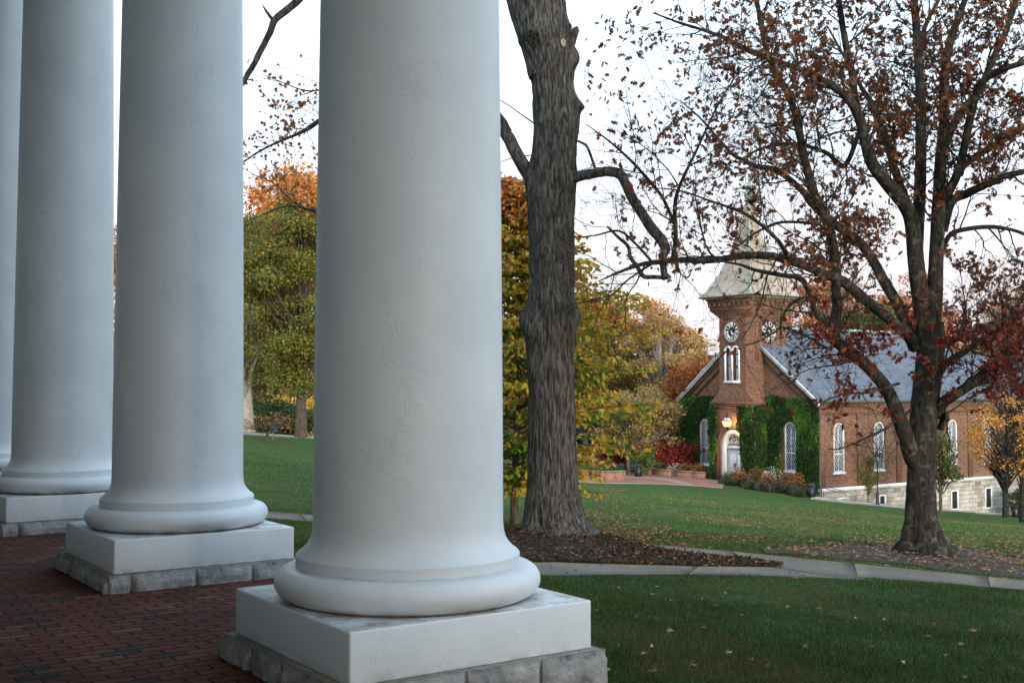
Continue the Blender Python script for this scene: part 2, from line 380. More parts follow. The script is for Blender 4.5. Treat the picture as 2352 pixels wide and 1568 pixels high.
# ------------------------------------------------------------------ terrain
D = 90.0
_r = ray(2050*.91875, 1225*.91875); P0 = (_r[0]/_r[1]*D, D)
def ch(a, b): return (P0[0]+a*U[0]+b*V[0], P0[1]+a*U[1]+b*V[1])
CT = [(-1,8.5,-.15),(-4.5,14,-.2),(-9,21,-.25),(.7,7.2,-.25),(4,7.5,-.42),(.66,14.3,-.75),(4.13,15.2,-.95),(6.7,15.2,-1.1),(7.4,16.8,-1.25),
 (2.16,18.9,-1.02),(.74,19,-.92),(7.26,20.5,-1.385),(-.14,20.4,-1.0),(-4.15,21.6,-.9),(.04,24,-1.3),(-3,16,-.55),
 (-8,40,-1.35),(-16,75,-1.75),(-12.7,75,-1.95),(-25,75,-1.2),(-14,85,-2.3),(-18,100,-2.9),(3,50,-3.2),(10,50,-3.6),(20,50,-4.4),
 (5.6,90.8,-6.1),(10.9,90.4,-6.2),(15.6,87.7,-6.3),(22.9,86,-7.0),(28.2,89.8,-7.7),(23.8,90,-7.1),(18.15,95.6,-6.45),(15,102.8,-6.4),
 (*ch(0,4),-7.6),(*ch(0,10),-8.35),(*ch(0,17),-9.15),(*ch(0,24),-9.9),(*ch(0,34),-10.8),(43,98,-9.7),(10.7,98.5,-6.25),(5,105,-6.3),(14,112,-6.4),
 (-60,40,-.5),(-60,120,-2),(60,40,-6),(80,100,-13),(0,150,-8),(60,160,-13),(-40,0,0),(40,-20,-2),(0,-30,0),(-30,-30,0),(0,75,-4.3),(2,2,-.2),(-6,5,-.15)]
CT = np.array(CT, dtype=float)
def _tps():
    X = CT[:, :2]; n = len(X)
    d = np.linalg.norm(X[:, None]-X[None], axis=2); K = np.where(d > 0, d*d*np.log(d+1e-12), 0)+np.eye(n)*.5
    Pm = np.hstack([np.ones((n, 1)), X]); A = np.zeros((n+3, n+3)); A[:n, :n] = K; A[:n, n:] = Pm; A[n:, :n] = Pm.T
    return np.linalg.solve(A, np.concatenate([CT[:, 2], np.zeros(3)]))
_w = _tps()
def gz(x, y):
    x = np.asarray(x, dtype=float); y = np.asarray(y, dtype=float); sh = x.shape
    p = np.stack([x.ravel(), y.ravel()], 1); out = np.zeros(len(p))
    for s in range(0, len(p), 50000):
        q = p[s:s+50000]; d = np.linalg.norm(q[:, None]-CT[None, :, :2], axis=2)
        k = d*d*np.log(d+1e-12); out[s:s+50000] = k@_w[:-3]+_w[-3]+q@_w[-2:]
    r = np.hypot(p[:, 0], p[:, 1]-60); t = np.clip((r-90)/90, 0, 1); t = t*t*(3-2*t)
    out = np.clip(out, -14, 2)*(1-t)+t*(-10)
    return out.reshape(sh)
def gz1(x, y): return float(gz(np.array([x]), np.array([y]))[0])
def gp(vx, vy):                                       # where a sight line meets the ground
    r = ray(vx, vy); ts = np.geomspace(5, 250, 700); h = EYE+r[2]*ts-gz(r[0]*ts, r[1]*ts)
    i = int(np.argmax(h < 0)) if (h < 0).any() else len(ts)-1
    t0, t1 = ts[max(i-1, 0)], ts[i]; h0, h1 = h[max(i-1, 0)], h[i]
    t = t0+(t1-t0)*h0/(h0-h1) if h0 != h1 else t1
    return (r[0]*t, r[1]*t, EYE+r[2]*t)
def axisvals(lo, hi, fine, n0):
    a = [0.0]; s = fine
    while a[-1] < hi: a.append(a[-1]+s); s *= 1.045 if a[-1] > n0 else 1
    b = [0.0]; s = fine
    while b[-1] > lo: b.append(b[-1]-s); s *= 1.045 if b[-1] < -n0 else 1
    return np.array(sorted(set(a+b)))
gx = axisvals(-5000, 5000, .55, 26); gy = axisvals(-3000, 6500, .55, 60)
GX, GY = np.meshgrid(gx, gy); GZ = gz(GX, GY)
GZ += (fbm(np.stack([GX*.7, GY*.7, GX*0], -1), 5)-.44)*.05
nx, ny = len(gx), len(gy)
ii = (np.arange(ny-1)[:, None]*nx+np.arange(nx-1)[None, :])
ground = mk('ground', np.stack([GX, GY, GZ], -1).reshape(-1, 3), [np.stack([ii, ii+1, ii+nx+1, ii+nx], -1).reshape(-1, 4)], M['lawn'], smooth=True)
ground['kind'] = 'structure'
def inpoly(x, y, poly):
    c = np.zeros(x.shape, bool); n = len(poly)
    for i in range(n):
        x0, y0 = poly[i][:2]; x1, y1 = poly[(i+1) % n][:2]
        t = ((y0 > y) != (y1 > y)) & (x < (x1-x0)*(y-y0)/((y1-y0) or 1e-9)+x0); c ^= t
    return c
EXCL = []
def resample(pts, n):
    P = np.array([p[:2] for p in pts]); d = np.concatenate([[0], np.cumsum(np.linalg.norm(np.diff(P, axis=0), axis=1))])
    t = np.linspace(0, d[-1], n); return np.stack([np.interp(t, d, P[:, 0]), np.interp(t, d, P[:, 1])], 1)
def loft(name, A, B, mat, n=60, rows=4, lift=.02, thick=.12, raise_=0, rough=0, gap=None, kind='structure', jag=0, zfun=None, excl=True):
    """sheet between two plan lines draped on the ground; gap=(length) leaves joints"""
    A = resample(A, n); B = resample(B, n)
    if jag:
        A = A+(np.stack([fbm(np.stack([A[:, 0]*2, A[:, 1]*2, A[:, 0]*0], -1), 7), fbm(np.stack([A[:, 0]*2, A[:, 1]*2, A[:, 0]*0+9], -1), 8)], 1)-.44)*jag
        B = B+(np.stack([fbm(np.stack([B[:, 0]*2, B[:, 1]*2, B[:, 0]*0+3], -1), 7), fbm(np.stack([B[:, 0]*2, B[:, 1]*2, B[:, 0]*0+5], -1), 8)], 1)-.44)*jag
    if excl: EXCL.append([tuple(p) for p in A]+[tuple(p) for p in B[::-1]])
    vs = []; fs = []
    segs = [(0, n-1)]
    if gap:
        L = np.linalg.norm(np.diff((A+B)/2, axis=0), axis=1).sum(); k = max(1, int(round(L/gap)))
        e = np.linspace(0, n-1, k+1); segs = [(e[i]+.006*(n-1)/L, e[i+1]-.006*(n-1)/L) for i in range(k)]
    xs = np.arange(n)
    for s0, s1 in segs:
        cols = max(2, int((s1-s0))+2); t = np.linspace(s0, s1, cols)
        a = np.stack([np.interp(t, xs, A[:, 0]), np.interp(t, xs, A[:, 1])], 1); b = np.stack([np.interp(t, xs, B[:, 0]), np.interp(t, xs, B[:, 1])], 1)
        k = np.linspace(0, 1, rows+1)[:, None, None]; P = a[None]*(1-k)+b[None]*k
        X, Y = P[..., 0], P[..., 1]; Z = gz(X, Y) if zfun is None else zfun(X, Y)
        bell = np.sin(np.linspace(0, math.pi, rows+1))[:, None]**.6
        env = np.clip(np.sin(np.linspace(0, math.pi, cols)), 0, 1)[None, :]**.4*(1-.9*np.linspace(0, 1, cols)[None, :])*1.5 if raise_ else 1
        Z = Z+lift+raise_*bell*env
        if rough: Z = Z+(fbm(np.stack([X*9, Y*9, X*0], -1), 11, 4)-.45)*rough*(.3+bell)
        n0 = len(vs); m = (rows+1)*cols
        top = np.stack([X, Y, Z], -1).reshape(-1, 3)
        vs += [tuple(p) for p in top]
        i = (np.arange(rows)[:, None]*cols+np.arange(cols-1)[None]).reshape(-1)+n0
        fs += [(int(q), int(q+1), int(q+cols+1), int(q+cols)) for q in i]
        ring = [c for c in range(cols)]+[r*cols+cols-1 for r in range(1, rows+1)]+[rows*cols+c for c in range(cols-2, -1, -1)]+[r*cols for r in range(rows-1, 0, -1)]
        n1 = len(vs); vs += [(top[q][0], top[q][1], top[q][2]-thick) for q in ring]
        fs += [(n0+ring[q], n0+ring[(q+1) % len(ring)], n1+(q+1) % len(ring), n1+q) for q in range(len(ring))]
    o = mk(name, vs, fs, mat, smooth=bool(raise_ or rough))
    if kind: o['kind'] = kind
    return o
G = lambda *pts: [gp(*p) for p in pts]
# main path from the left past the big trunk to the lower right
pA = G((300,1158),(520,1168),(610,1176),(720,1184),(1160,1214),(1390,1240),(1480,1250),(1700,1270),(1900,1290),(2100,1310),(2352,1335),(2600,1362))
pB = G((300,1172),(520,1185),(610,1192),(720,1200),(1160,1232),(1390,1250),(1480,1265),(1590,1281),(1700,1295),(1800,1308),(1900,1324),(2100,1336),(2352,1357),(2600,1385))
loft('path', pA, pB, M['concrete'], n=90, rows=3, lift=.02, gap=1.75)
# lower branch joining it
qA = G((900,1290),(1100,1291),(1230,1291),(1400,1297),(1560,1301),(1700,1303),(1790,1304),(1960,1312))
qB = G((900,1328),(1100,1324),(1230,1322),(1400,1321),(1560,1321),(1700,1322),(1850,1327),(1990,1333))
loft('path', qA, qB, M['concrete'], n=50, rows=3, lift=.014, gap=2.2)
# mulch wedge round the big trunk
mA = G((1040,1222),(1165,1228),(1280,1222),(1390,1236),(1470,1262),(1580,1279),(1690,1292),(1775,1302))
mB = G((1040,1296),(1165,1294),(1280,1292),(1390,1296),(1480,1298),(1580,1302),(1690,1303),(1785,1303))
mulch = loft('mulch_bed', mA, mB, M['mulch'], n=150, rows=26, lift=.045, raise_=.075, rough=.08, jag=.12)
# worn soil under the oak
dA = G((1760,1262),(1900,1254),(2050,1250),(2200,1258),(2300,1276),(2420,1292))
dB = G((1760,1272),(1850,1276),(2000,1291),(2150,1309),(2300,1322),(2420,1334))
loft('soil_patch', dA, dB, M['dirt'], n=80, rows=10, lift=.022, thick=.06, rough=.04, jag=.7)
# second, distant paths
sA = G((1868,1141),(1950,1150),(2079,1163),(2200,1170),(2360,1179)); sB = G((1860,1146),(1950,1156),(2079,1168),(2200,1175),(2360,1184))
loft('path', sA, sB, M['pale_concrete'], n=40, rows=2, lift=.04, gap=2)
loft('path', G((545,993),(640,998),(725,1005),(900,1016)), G((545,998),(640,1002),(725,1008),(900,1020)), M['pale_concrete'], n=30, rows=2, lift=.05)
loft('path', G((2240,1176),(2352,1181),(2450,1186)), G((2240,1179),(2352,1185),(2450,1191)), M['pale_concrete'], n=20, rows=2, lift=.06)
# brick plaza before the chapel
zp = lambda X, Y: gz(X, Y)
fr = [gp(1180,1100), gp(1330,1108), gp(1500,1112), gp(1600,1117), gp(1660,1122)]
f2 = [fr[-1][:2], ch(6.4,-4.0)]
bk = [(-4,108), (5,108), (9.2,106), ch(13.5,-.4), ch(10.3,-1.7), ch(6.4,-1.7)]
loft('plaza', [p[:2] for p in fr]+[ch(6.4,-4.0)], bk, M['pave'], n=50, rows=8, lift=.05)
edge = resample([p[:2] for p in fr], 40); e2 = edge+np.array([.05, .45])
loft('plaza_border', [tuple(p) for p in edge], [tuple(p) for p in e2], M['pale_concrete'], n=40, rows=1, lift=.062, thick=.02, excl=False)
road = loft('road', [(-10,126),(4,124),(14,122),(20,118)], [(-10,117),(4,114),(10,112),(16,108)], M['asphalt'], n=20, rows=3, lift=.06)
# porch floor
C3 = (-.596, 6.72)
def pc(a, b): return (C3[0]+a*U[0]+b*V[0], C3[1]+a*U[1]+b*V[1])
pf = MB(); poly = [pc(-14, .80), pc(-.92, .80), pc(-.92, .86), pc(26, .86), pc(26, -5.6), pc(-14, -5.6)]
pf.slab([pc(-.79, .79), pc(26, .79), pc(26, -5.6), pc(-14, -5.6), pc(-14, -.84), pc(-.79, -.84)][::-1], -.6, 0)
fo = pf.build('porch_floor', M['floor']); fo['kind'] = 'structure'
EXCL.append([pc(-.85, .84), pc(26, .84), pc(26, -5.6), pc(-14, -5.6), pc(-14, -.84), pc(-.85, -.84)])
# hills
def hill(name, y0, z0, amp, seed, colr):
    x = np.linspace(-4500, 4500, 160); yy = np.linspace(0, 900, 12); X, Yv = np.meshgrid(x, yy)
    prof = amp*(.55+.9*(fbm(np.stack([X/900, X*0, X*0], -1), seed, 4)-.45))
    Z = z0+prof*np.sin(np.clip(Yv/900, 0, 1)*math.pi/2)+(fbm(np.stack([X/60, Yv/60, X*0], -1), seed+3)-.45)*8
    Z[0] = z0-30
    i = (np.arange(11)[:, None]*160+np.arange(159)[None]).reshape(-1)
    o = mk(name, np.stack([X, y0+Yv, Z], -1).reshape(-1, 3), [np.stack([i, i+1, i+161, i+160], -1)], mat_plain(name+' woods', colr, .95, .2, .02), smooth=True)
    o['kind'] = 'structure'

hill('hill', 2600, -12, 190, 4, (.05, .06, .045))
# ------------------------------------------------------------------ portico columns
def bev(o, wd=.012, seg=3):
    b = o.modifiers.new('bevel', 'BEVEL'); b.width = wd; b.segments = seg; b.limit_method = 'ANGLE'; b.angle_limit = R(35)
def make_column():
    root = thing('portico_column', '', 'column', (C3[0], C3[1], 0), TH)
    n = 128
    prof = [(.640, .636), (.628, .650), (.602, .668), (.578, .695), (.560, .725), (.549, .765), (.545, .82)]
    for z in np.linspace(1.0, 8.3, 60): prof.append((.545-.085*((z-.8)/7.5)**1.35, z))
    mb = MB(); mb.lathe([(.3, .6)]+prof, n=n); mb.build('shaft', M['stucco'], root, smooth=False)
    tor = [(.60, .405)]
    for k in range(0, 15):
        a = -math.pi/2+math.pi*k/14*1.0; tor.append((.672+.088*math.cos(a), .489+.085*math.sin(a)))
    mb = MB(); mb.lathe(tor+[(.655, .574), (.640, .578)], n=n); mb.build('torus_moulding', M['stucco'], root)
    mb = MB(); mb.lathe([(.640, .5785), (.640, .636), (.4, .637)], n=n, caps=False); mb.build('fillet', M['stucco'], root)
    mb = MB(); mb.lathe([(.690, .392), (.700, .401), (.690, .411), (.5, .411)], n=96); mb.build('joint', M['caulk'], root)
    mb = MB(); mb.box(-.748, .748, -.748, .748, .131, .397); p = mb.build('plinth', M['stucco'], root); bev(p)
    mb = MB(); mb.lathe([(.46, 8.3), (.50, 8.32), (.50, 8.40), (.47, 8.42), (.47, 8.6), (.56, 8.66), (.64, 8.78)], n=96)
    mb.box(-.68, .68, -.68, .68, 8.78, 8.95); mb.build('capital', M['stucco'], root)
    # rough stone footing: a ring of split blocks
    vs = []; fs = []; rng = random.Random(3)
    def rough_block(x0, x1, y0, y1, z0, z1, ax, sgn):
        nx_, nz_ = 24, 18; m = len(vs)
        for j in range(nz_+1):
            for i in range(nx_+1):
                u_ = i/nx_; v_ = j/nz_; e = min(u_*2, (1-u_)*2, (1-v_)*3, 1)
                bulge = min(1, e*8)*.030
                d = bulge+(fbm(np.array([[u_*3+x0*9, v_*2.6+y0*7, sgn*3+ax]])*2.2, 3, 4)[0]-.45)*.035*min(1, e*9)
                if v_ > .93: d = .004
                if ax == 0: vs.append((x0+(x1-x0)*u_, (y1 if sgn > 0 else y0)+sgn*d, z0+(z1-z0)*v_))
                else: vs.append(((x1 if sgn > 0 else x0)+sgn*d, y0+(y1-y0)*u_, z0+(z1-z0)*v_))
        for j in range(nz_):
            for i in range(nx_): q = m+j*(nx_+1)+i; fs.append((q, q+1, q+nx_+2, q+nx_+1))
    E_ = .800
    for ax, sgn in ((0, -1), (0, 1), (1, -1), (1, 1)):
        cuts = [-E_, -.60+rng.uniform(-.05, .05), -.12+rng.uniform(-.08, .08), .38+rng.uniform(-.08, .08), E_]
        for a, b in zip(cuts[:-1], cuts[1:]):
            g = .011; a2 = a+(0 if a == -E_ else g); b2 = b-(0 if b == E_ else g)
            if ax == 0: rough_block(a2, b2, -E_, E_, -.40, .131, 0, sgn)
            else: rough_block(-E_, E_, a2, b2, -.40, .131, 1, sgn)
    mk('stone_footing', vs, fs, M['footing'], root, smooth=True, world=False)
    mb = MB(); mb.box(-E_+.012, E_-.012, -E_+.012, E_-.012, -.5, .1285); mb.build('mortar_bed', M['mortar'], root)
    for c in root.children:
        if c.name.split('.')[0] in ('shaft', 'torus_moulding', 'fillet', 'capital'):
            c.data.polygons.foreach_set('use_smooth', np.ones(len(c.data.polygons), bool))
            c.data.set_sharp_from_angle(angle=R(40))
    return root
def copy_tree(o, parent=None):
    c = o.copy(); COL.objects.link(c)
    if parent is not None: c.parent = parent
    for k in list(o.children): copy_tree(k, c)
    return c
col0 = make_column()
lab = ['white stuccoed portico column nearest the camera, centre of the picture, on a square plinth',
       'white stuccoed portico column standing second from the camera, left of the nearest one',
       'white stuccoed portico column standing third from the camera, its base half behind the second',
       'white portico column farthest away, only a sliver showing at the left edge of the picture']
for i, l_ in enumerate(lab):
    c = col0 if i == 0 else copy_tree(col0)
    c.location = (C3[0]+4.03*i*U[0], C3[1]+4.03*i*U[1], 0)
    c['label'] = l_; c['group'] = 'columns of the portico'
# porch roof and the building wall behind the camera (out of the frame, sized to shade the porch and near lawn)
r = thing('porch_roof', 'white portico ceiling and entablature carried by the columns above the frame', 'roof', (*pc(0, 0), 8.95))
mb = MB(); mb.slab([pc(-35, .62), pc(-35, -.62), pc(45, -.62), pc(45, .62)], 8.952, 11); mb.build('entablature', M['white'], r); 
for o in r.children: o.data.transform(Matrix.Translation(-Vector(r.location)))
mb = MB(); mb.slab([pc(-35, -.62), pc(-35, -5.6), pc(45, -5.6), pc(45, -.62)], 9.3, 9.5); o = mb.build('ceiling', M['white'], r); o.data.transform(Matrix.Translation(-Vector(r.location)))
mb = MB(); mb.prism; mb.slab([pc(-35, -5.6), pc(45, -5.6), pc(45, -14.0), pc(-35, -14.0)], -.3, 15)
o = mk('porch_wall', mb.v, mb.f, M['white']); tag(o, 'unseen building wall at the back of the portico, whitened to bounce light onto the columns', 'wall')  # unseen brick wall, made white to throw light back on columns and floor
# leaf crumbs on the porch floor are added with the fallen leaves
# ------------------------------------------------------------------ chapel (local frame: X = -a, Y = b)
CH = thing('chapel', 'red brick chapel with square clock tower, bell-cast spire and slate roof beyond the lawn', 'chapel', (P0[0], P0[1], 0), math.atan2(-U[1], -U[0]))
W = 15.5; CX = -W/2; ZB = -9.9; EV = .42; RG = 6.35; LEN = 24.3; TWR = 7.8
def FT(dy): return lambda s, d, z: (s, dy+d, z)              # facade-parallel plane, d goes inwards
def ST(dx): return lambda s, d, z: (dx-d, s, z)              # right-hand side plane
def archpts(xc, w_, zb, zs, n=16, h=None):
    h = h or w_
    return [(xc-w_, zb)]+[(xc-w_*math.cos(math.pi*k/n), zs+h*math.sin(math.pi*k/n)) for k in range(n+1)]+[(xc+w_, zb)]
def wall_holes(mb, x0, x1, z0, top, holes, rev=.22):
    """holes: (xc, halfwidth, zb, zspring, arch)"""
    xs = {x0, x1}
    for p in top: xs.add(p[0])
    for xc, w_, zb, zs, ar in holes:
        for k in range(17): xs.add(xc-w_*math.cos(math.pi*k/16))
    xs = sorted(x for x in xs if x0-1e-6 <= x <= x1+1e-6)
    tz = lambda x: float(np.interp(x, [p[0] for p in top], [p[1] for p in top]))
    for a, b in zip(xs[:-1], xs[1:]):
        if b-a < 1e-5: continue
        m = (a+b)/2; hs_ = [h for h in holes if abs(m-h[0]) < h[1]]
        if not hs_: mb.add([(a, 0, z0), (b, 0, z0), (b, 0, tz(b)), (a, 0, tz(a))], [(0, 1, 2, 3)]); continue
        hs_.sort(key=lambda h: h[2]); lo = [(z0, z0)]
        for xc, w_, zb, zs, ar in hs_:
            f_ = lambda x: zs+(w_*math.sqrt(max(0, 1-((x-xc)/w_)**2)) if ar else 0)
            mb.add([(a, 0, lo[0][0]), (b, 0, lo[0][1]), (b, 0, zb), (a, 0, zb)], [(0, 1, 2, 3)])
            mb.add([(a, 0, f_(a)), (b, 0, f_(b)), (b, rev, f_(b)), (a, rev, f_(a))], [(0, 1, 2, 3)])
            mb.add([(a, 0, zb), (b, 0, zb), (b, rev, zb), (a, rev, zb)], [(0, 1, 2, 3)])
            lo = [(f_(a), f_(b))]
        mb.add([(a, 0, lo[0][0]), (b, 0, lo[0][1]), (b, 0, tz(b)), (a, 0, tz(a))], [(0, 1, 2, 3)])
    for xc, w_, zb, zs, ar in holes:
        for x in (xc-w_, xc+w_): mb.add([(x, 0, zb), (x, rev, zb), (x, rev, zs), (x, 0, zs)], [(0, 1, 2, 3)])
def band(mb, outer, inner, y0, y1):                  # closed U-shaped frame between two open outlines
    n = len(outer)
    vs = [(x, y0, z) for x, z in outer]+[(x, y0, z) for x, z in inner]+[(x, y1, z) for x, z in outer]+[(x, y1, z) for x, z in inner]
    fs = []
    for i in range(n-1):
        fs += [(i, i+1, n+i+1, n+i), (2*n+i, 3*n+i, 3*n+i+1, 2*n+i+1), (i, 2*n+i, 2*n+i+1, i+1), (n+i, n+i+1, 3*n+i+1, 3*n+i)]
    fs += [(0, n, 3*n, 2*n), (n-1, 3*n-1, 4*n-1, 2*n-1)]
    mb.add(vs, fs)
def lattice(mb, xc, w_, zb, zs, y, pitch, slope, t):
    def inside(x, z):
        if abs(x-xc) > w_ or z < zb: return False
        return z <= zs or (x-xc)**2+(z-zs)**2 <= w_*w_
    top = zs+w_; zz = zb-2*w_*slope
    while zz < top:
        for sg in (1, -1):
            run = []
            for k in range(61):
                x = -w_+2*w_*k/60; z = zz+(x+w_)*slope if sg > 0 else zz+(w_-x)*slope
                if inside(xc+x, z): run.append((xc+x, z))
                elif run: break
            if len(run) > 2: mb.bar((run[0][0], y, run[0][1]), (run[-1][0], y, run[-1][1]), t, .03)
        zz += pitch
def church_window(T, xc, w_, zb, zs, parent=CH, sill=True):
    mb = MB(T); mb.box(xc-w_-.0, xc+w_, .16, .175, zb, zs); mb.prism(archpts(xc, w_, zs, zs)[1:-1], .16, .175)
    win = mb.build('window', M['glass'], parent)
    mb = MB(T); band(mb, archpts(xc, w_, zb, zs), archpts(xc, w_-.11, zb, zs), -.02, .15)
    mb.box(xc-w_+.13, xc+w_-.13, .02, .15, zb, zb+.10)
    mb.box(xc-w_+.13, xc+w_-.13, .04, .12, (zb+zs)/2-.25, (zb+zs)/2-.17); mb.build('frame', M['white'], win)
    mb = MB(T); lattice(mb, xc, w_-.13, zb+.1, zs, .10, .42, 2.1, .019)
    for k in range(24):                                  # small roundel at the head
        a = 2*math.pi*k/24; b = 2*math.pi*(k+1)/24; rr = .15; zc = zs+w_-.33
        mb.bar((xc+rr*math.cos(a), .085, zc+rr*math.sin(a)), (xc+rr*math.cos(b), .085, zc+rr*math.sin(b)), .035, .03)
    mb.bar((xc, .083, zb+.1), (xc, .083, zs+w_-.5), .045, .03); mb.build('lattice', M['white'], win)
    if sill:
        mb = MB(T); mb.box(xc-w_-.1, xc+w_+.1, -.09, .15, zb-.16, zb-.003); mb.build('sill', M['white'], win)
    return win
# --- walls
fwin = [(-2.93, .62, -5.3, -2.02), (-12.57, .62, -5.3, -2.02)]
swin = [(2.25+4.88*k, .63, -5.3, -2.05) for k in range(5)]
mb = MB(FT(0)); wall_holes(mb, -W, 0, -6.72, [(-W, EV-.05), (CX, RG-.12), (0, EV-.05)], [(a, b, c, d, 1) for a, b, c, d in fwin])
mb.T = ST(0); wall_holes(mb, 0.0, LEN, -6.47, [(0, EV-.05), (LEN, EV-.05)], [(a, b, c, d, 1) for a, b, c, d in swin])
mb.T = lambda s, d, z: (s, d, z)
mb.add([(-W, 0, -9.9), (-W, LEN, -9.9), (-W, LEN, EV), (-W, 0, EV)], [(0, 1, 2, 3)])
mb.add([(-W, LEN, -9.9), (0, LEN, -9.9), (0, LEN, EV), (CX, LEN, RG-.12), (-W, LEN, EV)], [(0, 1, 2, 3, 4)])
# pilasters, panel heads and corbel courses on the side wall, raised rakes on the gable
mb.T = ST(0)
for c in (0.27, 4.69, 9.57, 14.45, 19.33, 24.0): mb.box(c-.3, c+.3, -.10, .001, -6.47, -.78)
mb.box(-.0, LEN, -.10, .001, -.78, -.30); mb.box(-.02, LEN, -.15, .001, -.30, -.12); mb.box(-.02, LEN, -.20, .001, -.12, .04); mb.box(-.02, LEN, -.26, .001, .04, .30)
mb.T = FT(0)
for sg in (1, -1):
    e = CX+sg*W/2; m = CX
    for dz0, dz1, dp in ((-.12, -.75, -.20), (-.75, -1.3, -.12)):
        pts = [(e, EV+dz0), (m+sg*1.0, RG+dz0-(RG-EV)*1.0/(W/2)), (m+sg*1.0, RG+dz1-(RG-EV)*1.0/(W/2)), (e, EV+dz1)]
        mb.prism(pts, dp, .001)
for xc, w_, zb, zs in fwin: band(mb, archpts(xc, w_+.3, zs-.3, zs), archpts(xc, w_+.005, zs-.3, zs), -.05, .002)
mb.T = ST(0)
for xc, w_, zb, zs in swin: band(mb, archpts(xc, w_+.28, zs-.3, zs), archpts(xc, w_+.005, zs-.3, zs), -.04, .002)
mb.build('wall', M['brick'], CH)
# annex beyond the nave
mb = MB(); mb.T = ST(-.6); mb.box(LEN+.01, 44, 0, 10, -6.5, .3); mb.build('annex_wall', M['brick'], CH)
# --- stone basement, water table
bw = [(2.4, .5, -7.6, -7.3), (7.35, .42, -8.25, -7.33), (12.1, .5, -8.9, -7.45), (16.95, .5, -9.02, -7.45), (21.85, .5, -9.2, -7.45)]
mb = MB(ST(.10)); wall_holes(mb, -.10, LEN+.05, -12, [(-.1, -6.723), (LEN+.05, -6.723)], [(a, b, c, d, 0) for a, b, c, d in bw], .25)
mb.T = FT(-.10); wall_holes(mb, -W-.1, .099, -8, [(-W, -6.723), (.099, -6.723)], [])
mb.T = lambda s, d, z: (s, d, z); mb.add([(.10, LEN+.05, -12), (-2, LEN+.05, -12), (-2, LEN+.05, -6.723), (.10, LEN+.05, -6.723)], [(0, 1, 2, 3)])
mb.build('stone_basement', M['stone'], CH)
mb = MB(ST(-.5)); mb.box(LEN+.06, 44.1, 0, 10.2, -12.5, -6.503); mb.build('annex_basement', M['stone'], CH)
mb = MB(ST(.16)); mb.box(-.16, LEN+.08, 0, .3, -6.72, -6.472); mb.T = FT(-.16); mb.box(-5.2, .159, .0, .3, -6.72, -6.472); mb.T = ST(-.45); mb.box(LEN+.1, 44.1, 0, .1, -6.5, -6.3)
mb.build('water_table', M['white'], CH)
for a, b, c, d in bw:
    mb = MB(ST(.10)); mb.box(a-b, a+b, .14, .16, c, d); wn = mb.build('basement_window', M['glass'], CH)
    mb = MB(ST(.10))
    mb.box(a-b, a-b+.1, -.03, .14, c, d); mb.box(a+b-.1, a+b, -.03, .14, c, d); mb.box(a-b+.1, a+b-.1, -.03, .14, d-.1, d); mb.box(a-b-.05, a+b+.05, -.06, .14, c-.08, c-.001)
    mb.build('frame', M['white'], wn)
    mb = MB(ST(.10))
    for s in (-1, 1):
        x0, x1 = (a-b+.105, a-.012) if s < 0 else (a+.012, a+b-.105); mb.box(x0, x1, .05, .08, c+.02, d-.105)
        z = c+.1
        while z < d-.2: mb.box(x0+.05, x1-.05, .035, .05, z, z+.045); z += .09
    mb.build('shutter', M['shutter'], wn)
for T, L_, bb in ((FT(0), fwin, 'f'), (ST(0), swin, 's')):
    for a, b, c, d in L_: church_window(T, a, b, c, d)
# --- roof
OV = .30
def roofpart(name, x0, x1, xm, y0, y1, ze, zr, mat, hip=0):
    mb = MB(); t = .14; k = (zr-ze)/((x1-x0)/2)
    A = [(x0-OV, ze-OV*k), (xm, zr), (x1+OV, ze-OV*k)]
    mb.add([(A[0][0], y0, A[0][1]), (A[0][0], y1, A[0][1]), (xm, y1-hip, zr), (xm, y0, zr)], [(0, 1, 2, 3)])
    mb.add([(A[2][0], y0, A[2][1]), (A[2][0], y1, A[2][1]), (xm, y1-hip, zr), (xm, y0, zr)], [(0, 1, 2, 3)])
    if hip: mb.add([(A[0][0], y1, A[0][1]), (A[2][0], y1, A[2][1]), (xm, y1-hip, zr)], [(0, 1, 2)])
    mb.add([(A[0][0], y0, A[0][1]-t), (A[0][0], y1, A[0][1]-t), (xm, y1-hip, zr-t), (xm, y0, zr-t)], [(0, 1, 2, 3)])
    mb.add([(A[2][0], y0, A[2][1]-t), (A[2][0], y1, A[2][1]-t), (xm, y1-hip, zr-t), (xm, y0, zr-t)], [(0, 1, 2, 3)])
    return mb.build(name, mat, CH), A
rf, A = roofpart('roof', -W, 0, CX, -.30, LEN+.3, EV+.02, RG, M['slate'])
mb = MB(); mb.bar((CX, -.32, RG+.02), (CX, LEN+.32, RG+.02), .26, .10); mb.build('ridge_cap', M['ridge'], rf)
rf2, A2 = roofpart('annex_roof', -W+1, -.6, CX, LEN+.35, 44.4, .25, 4.6, M['slate'], hip=6)
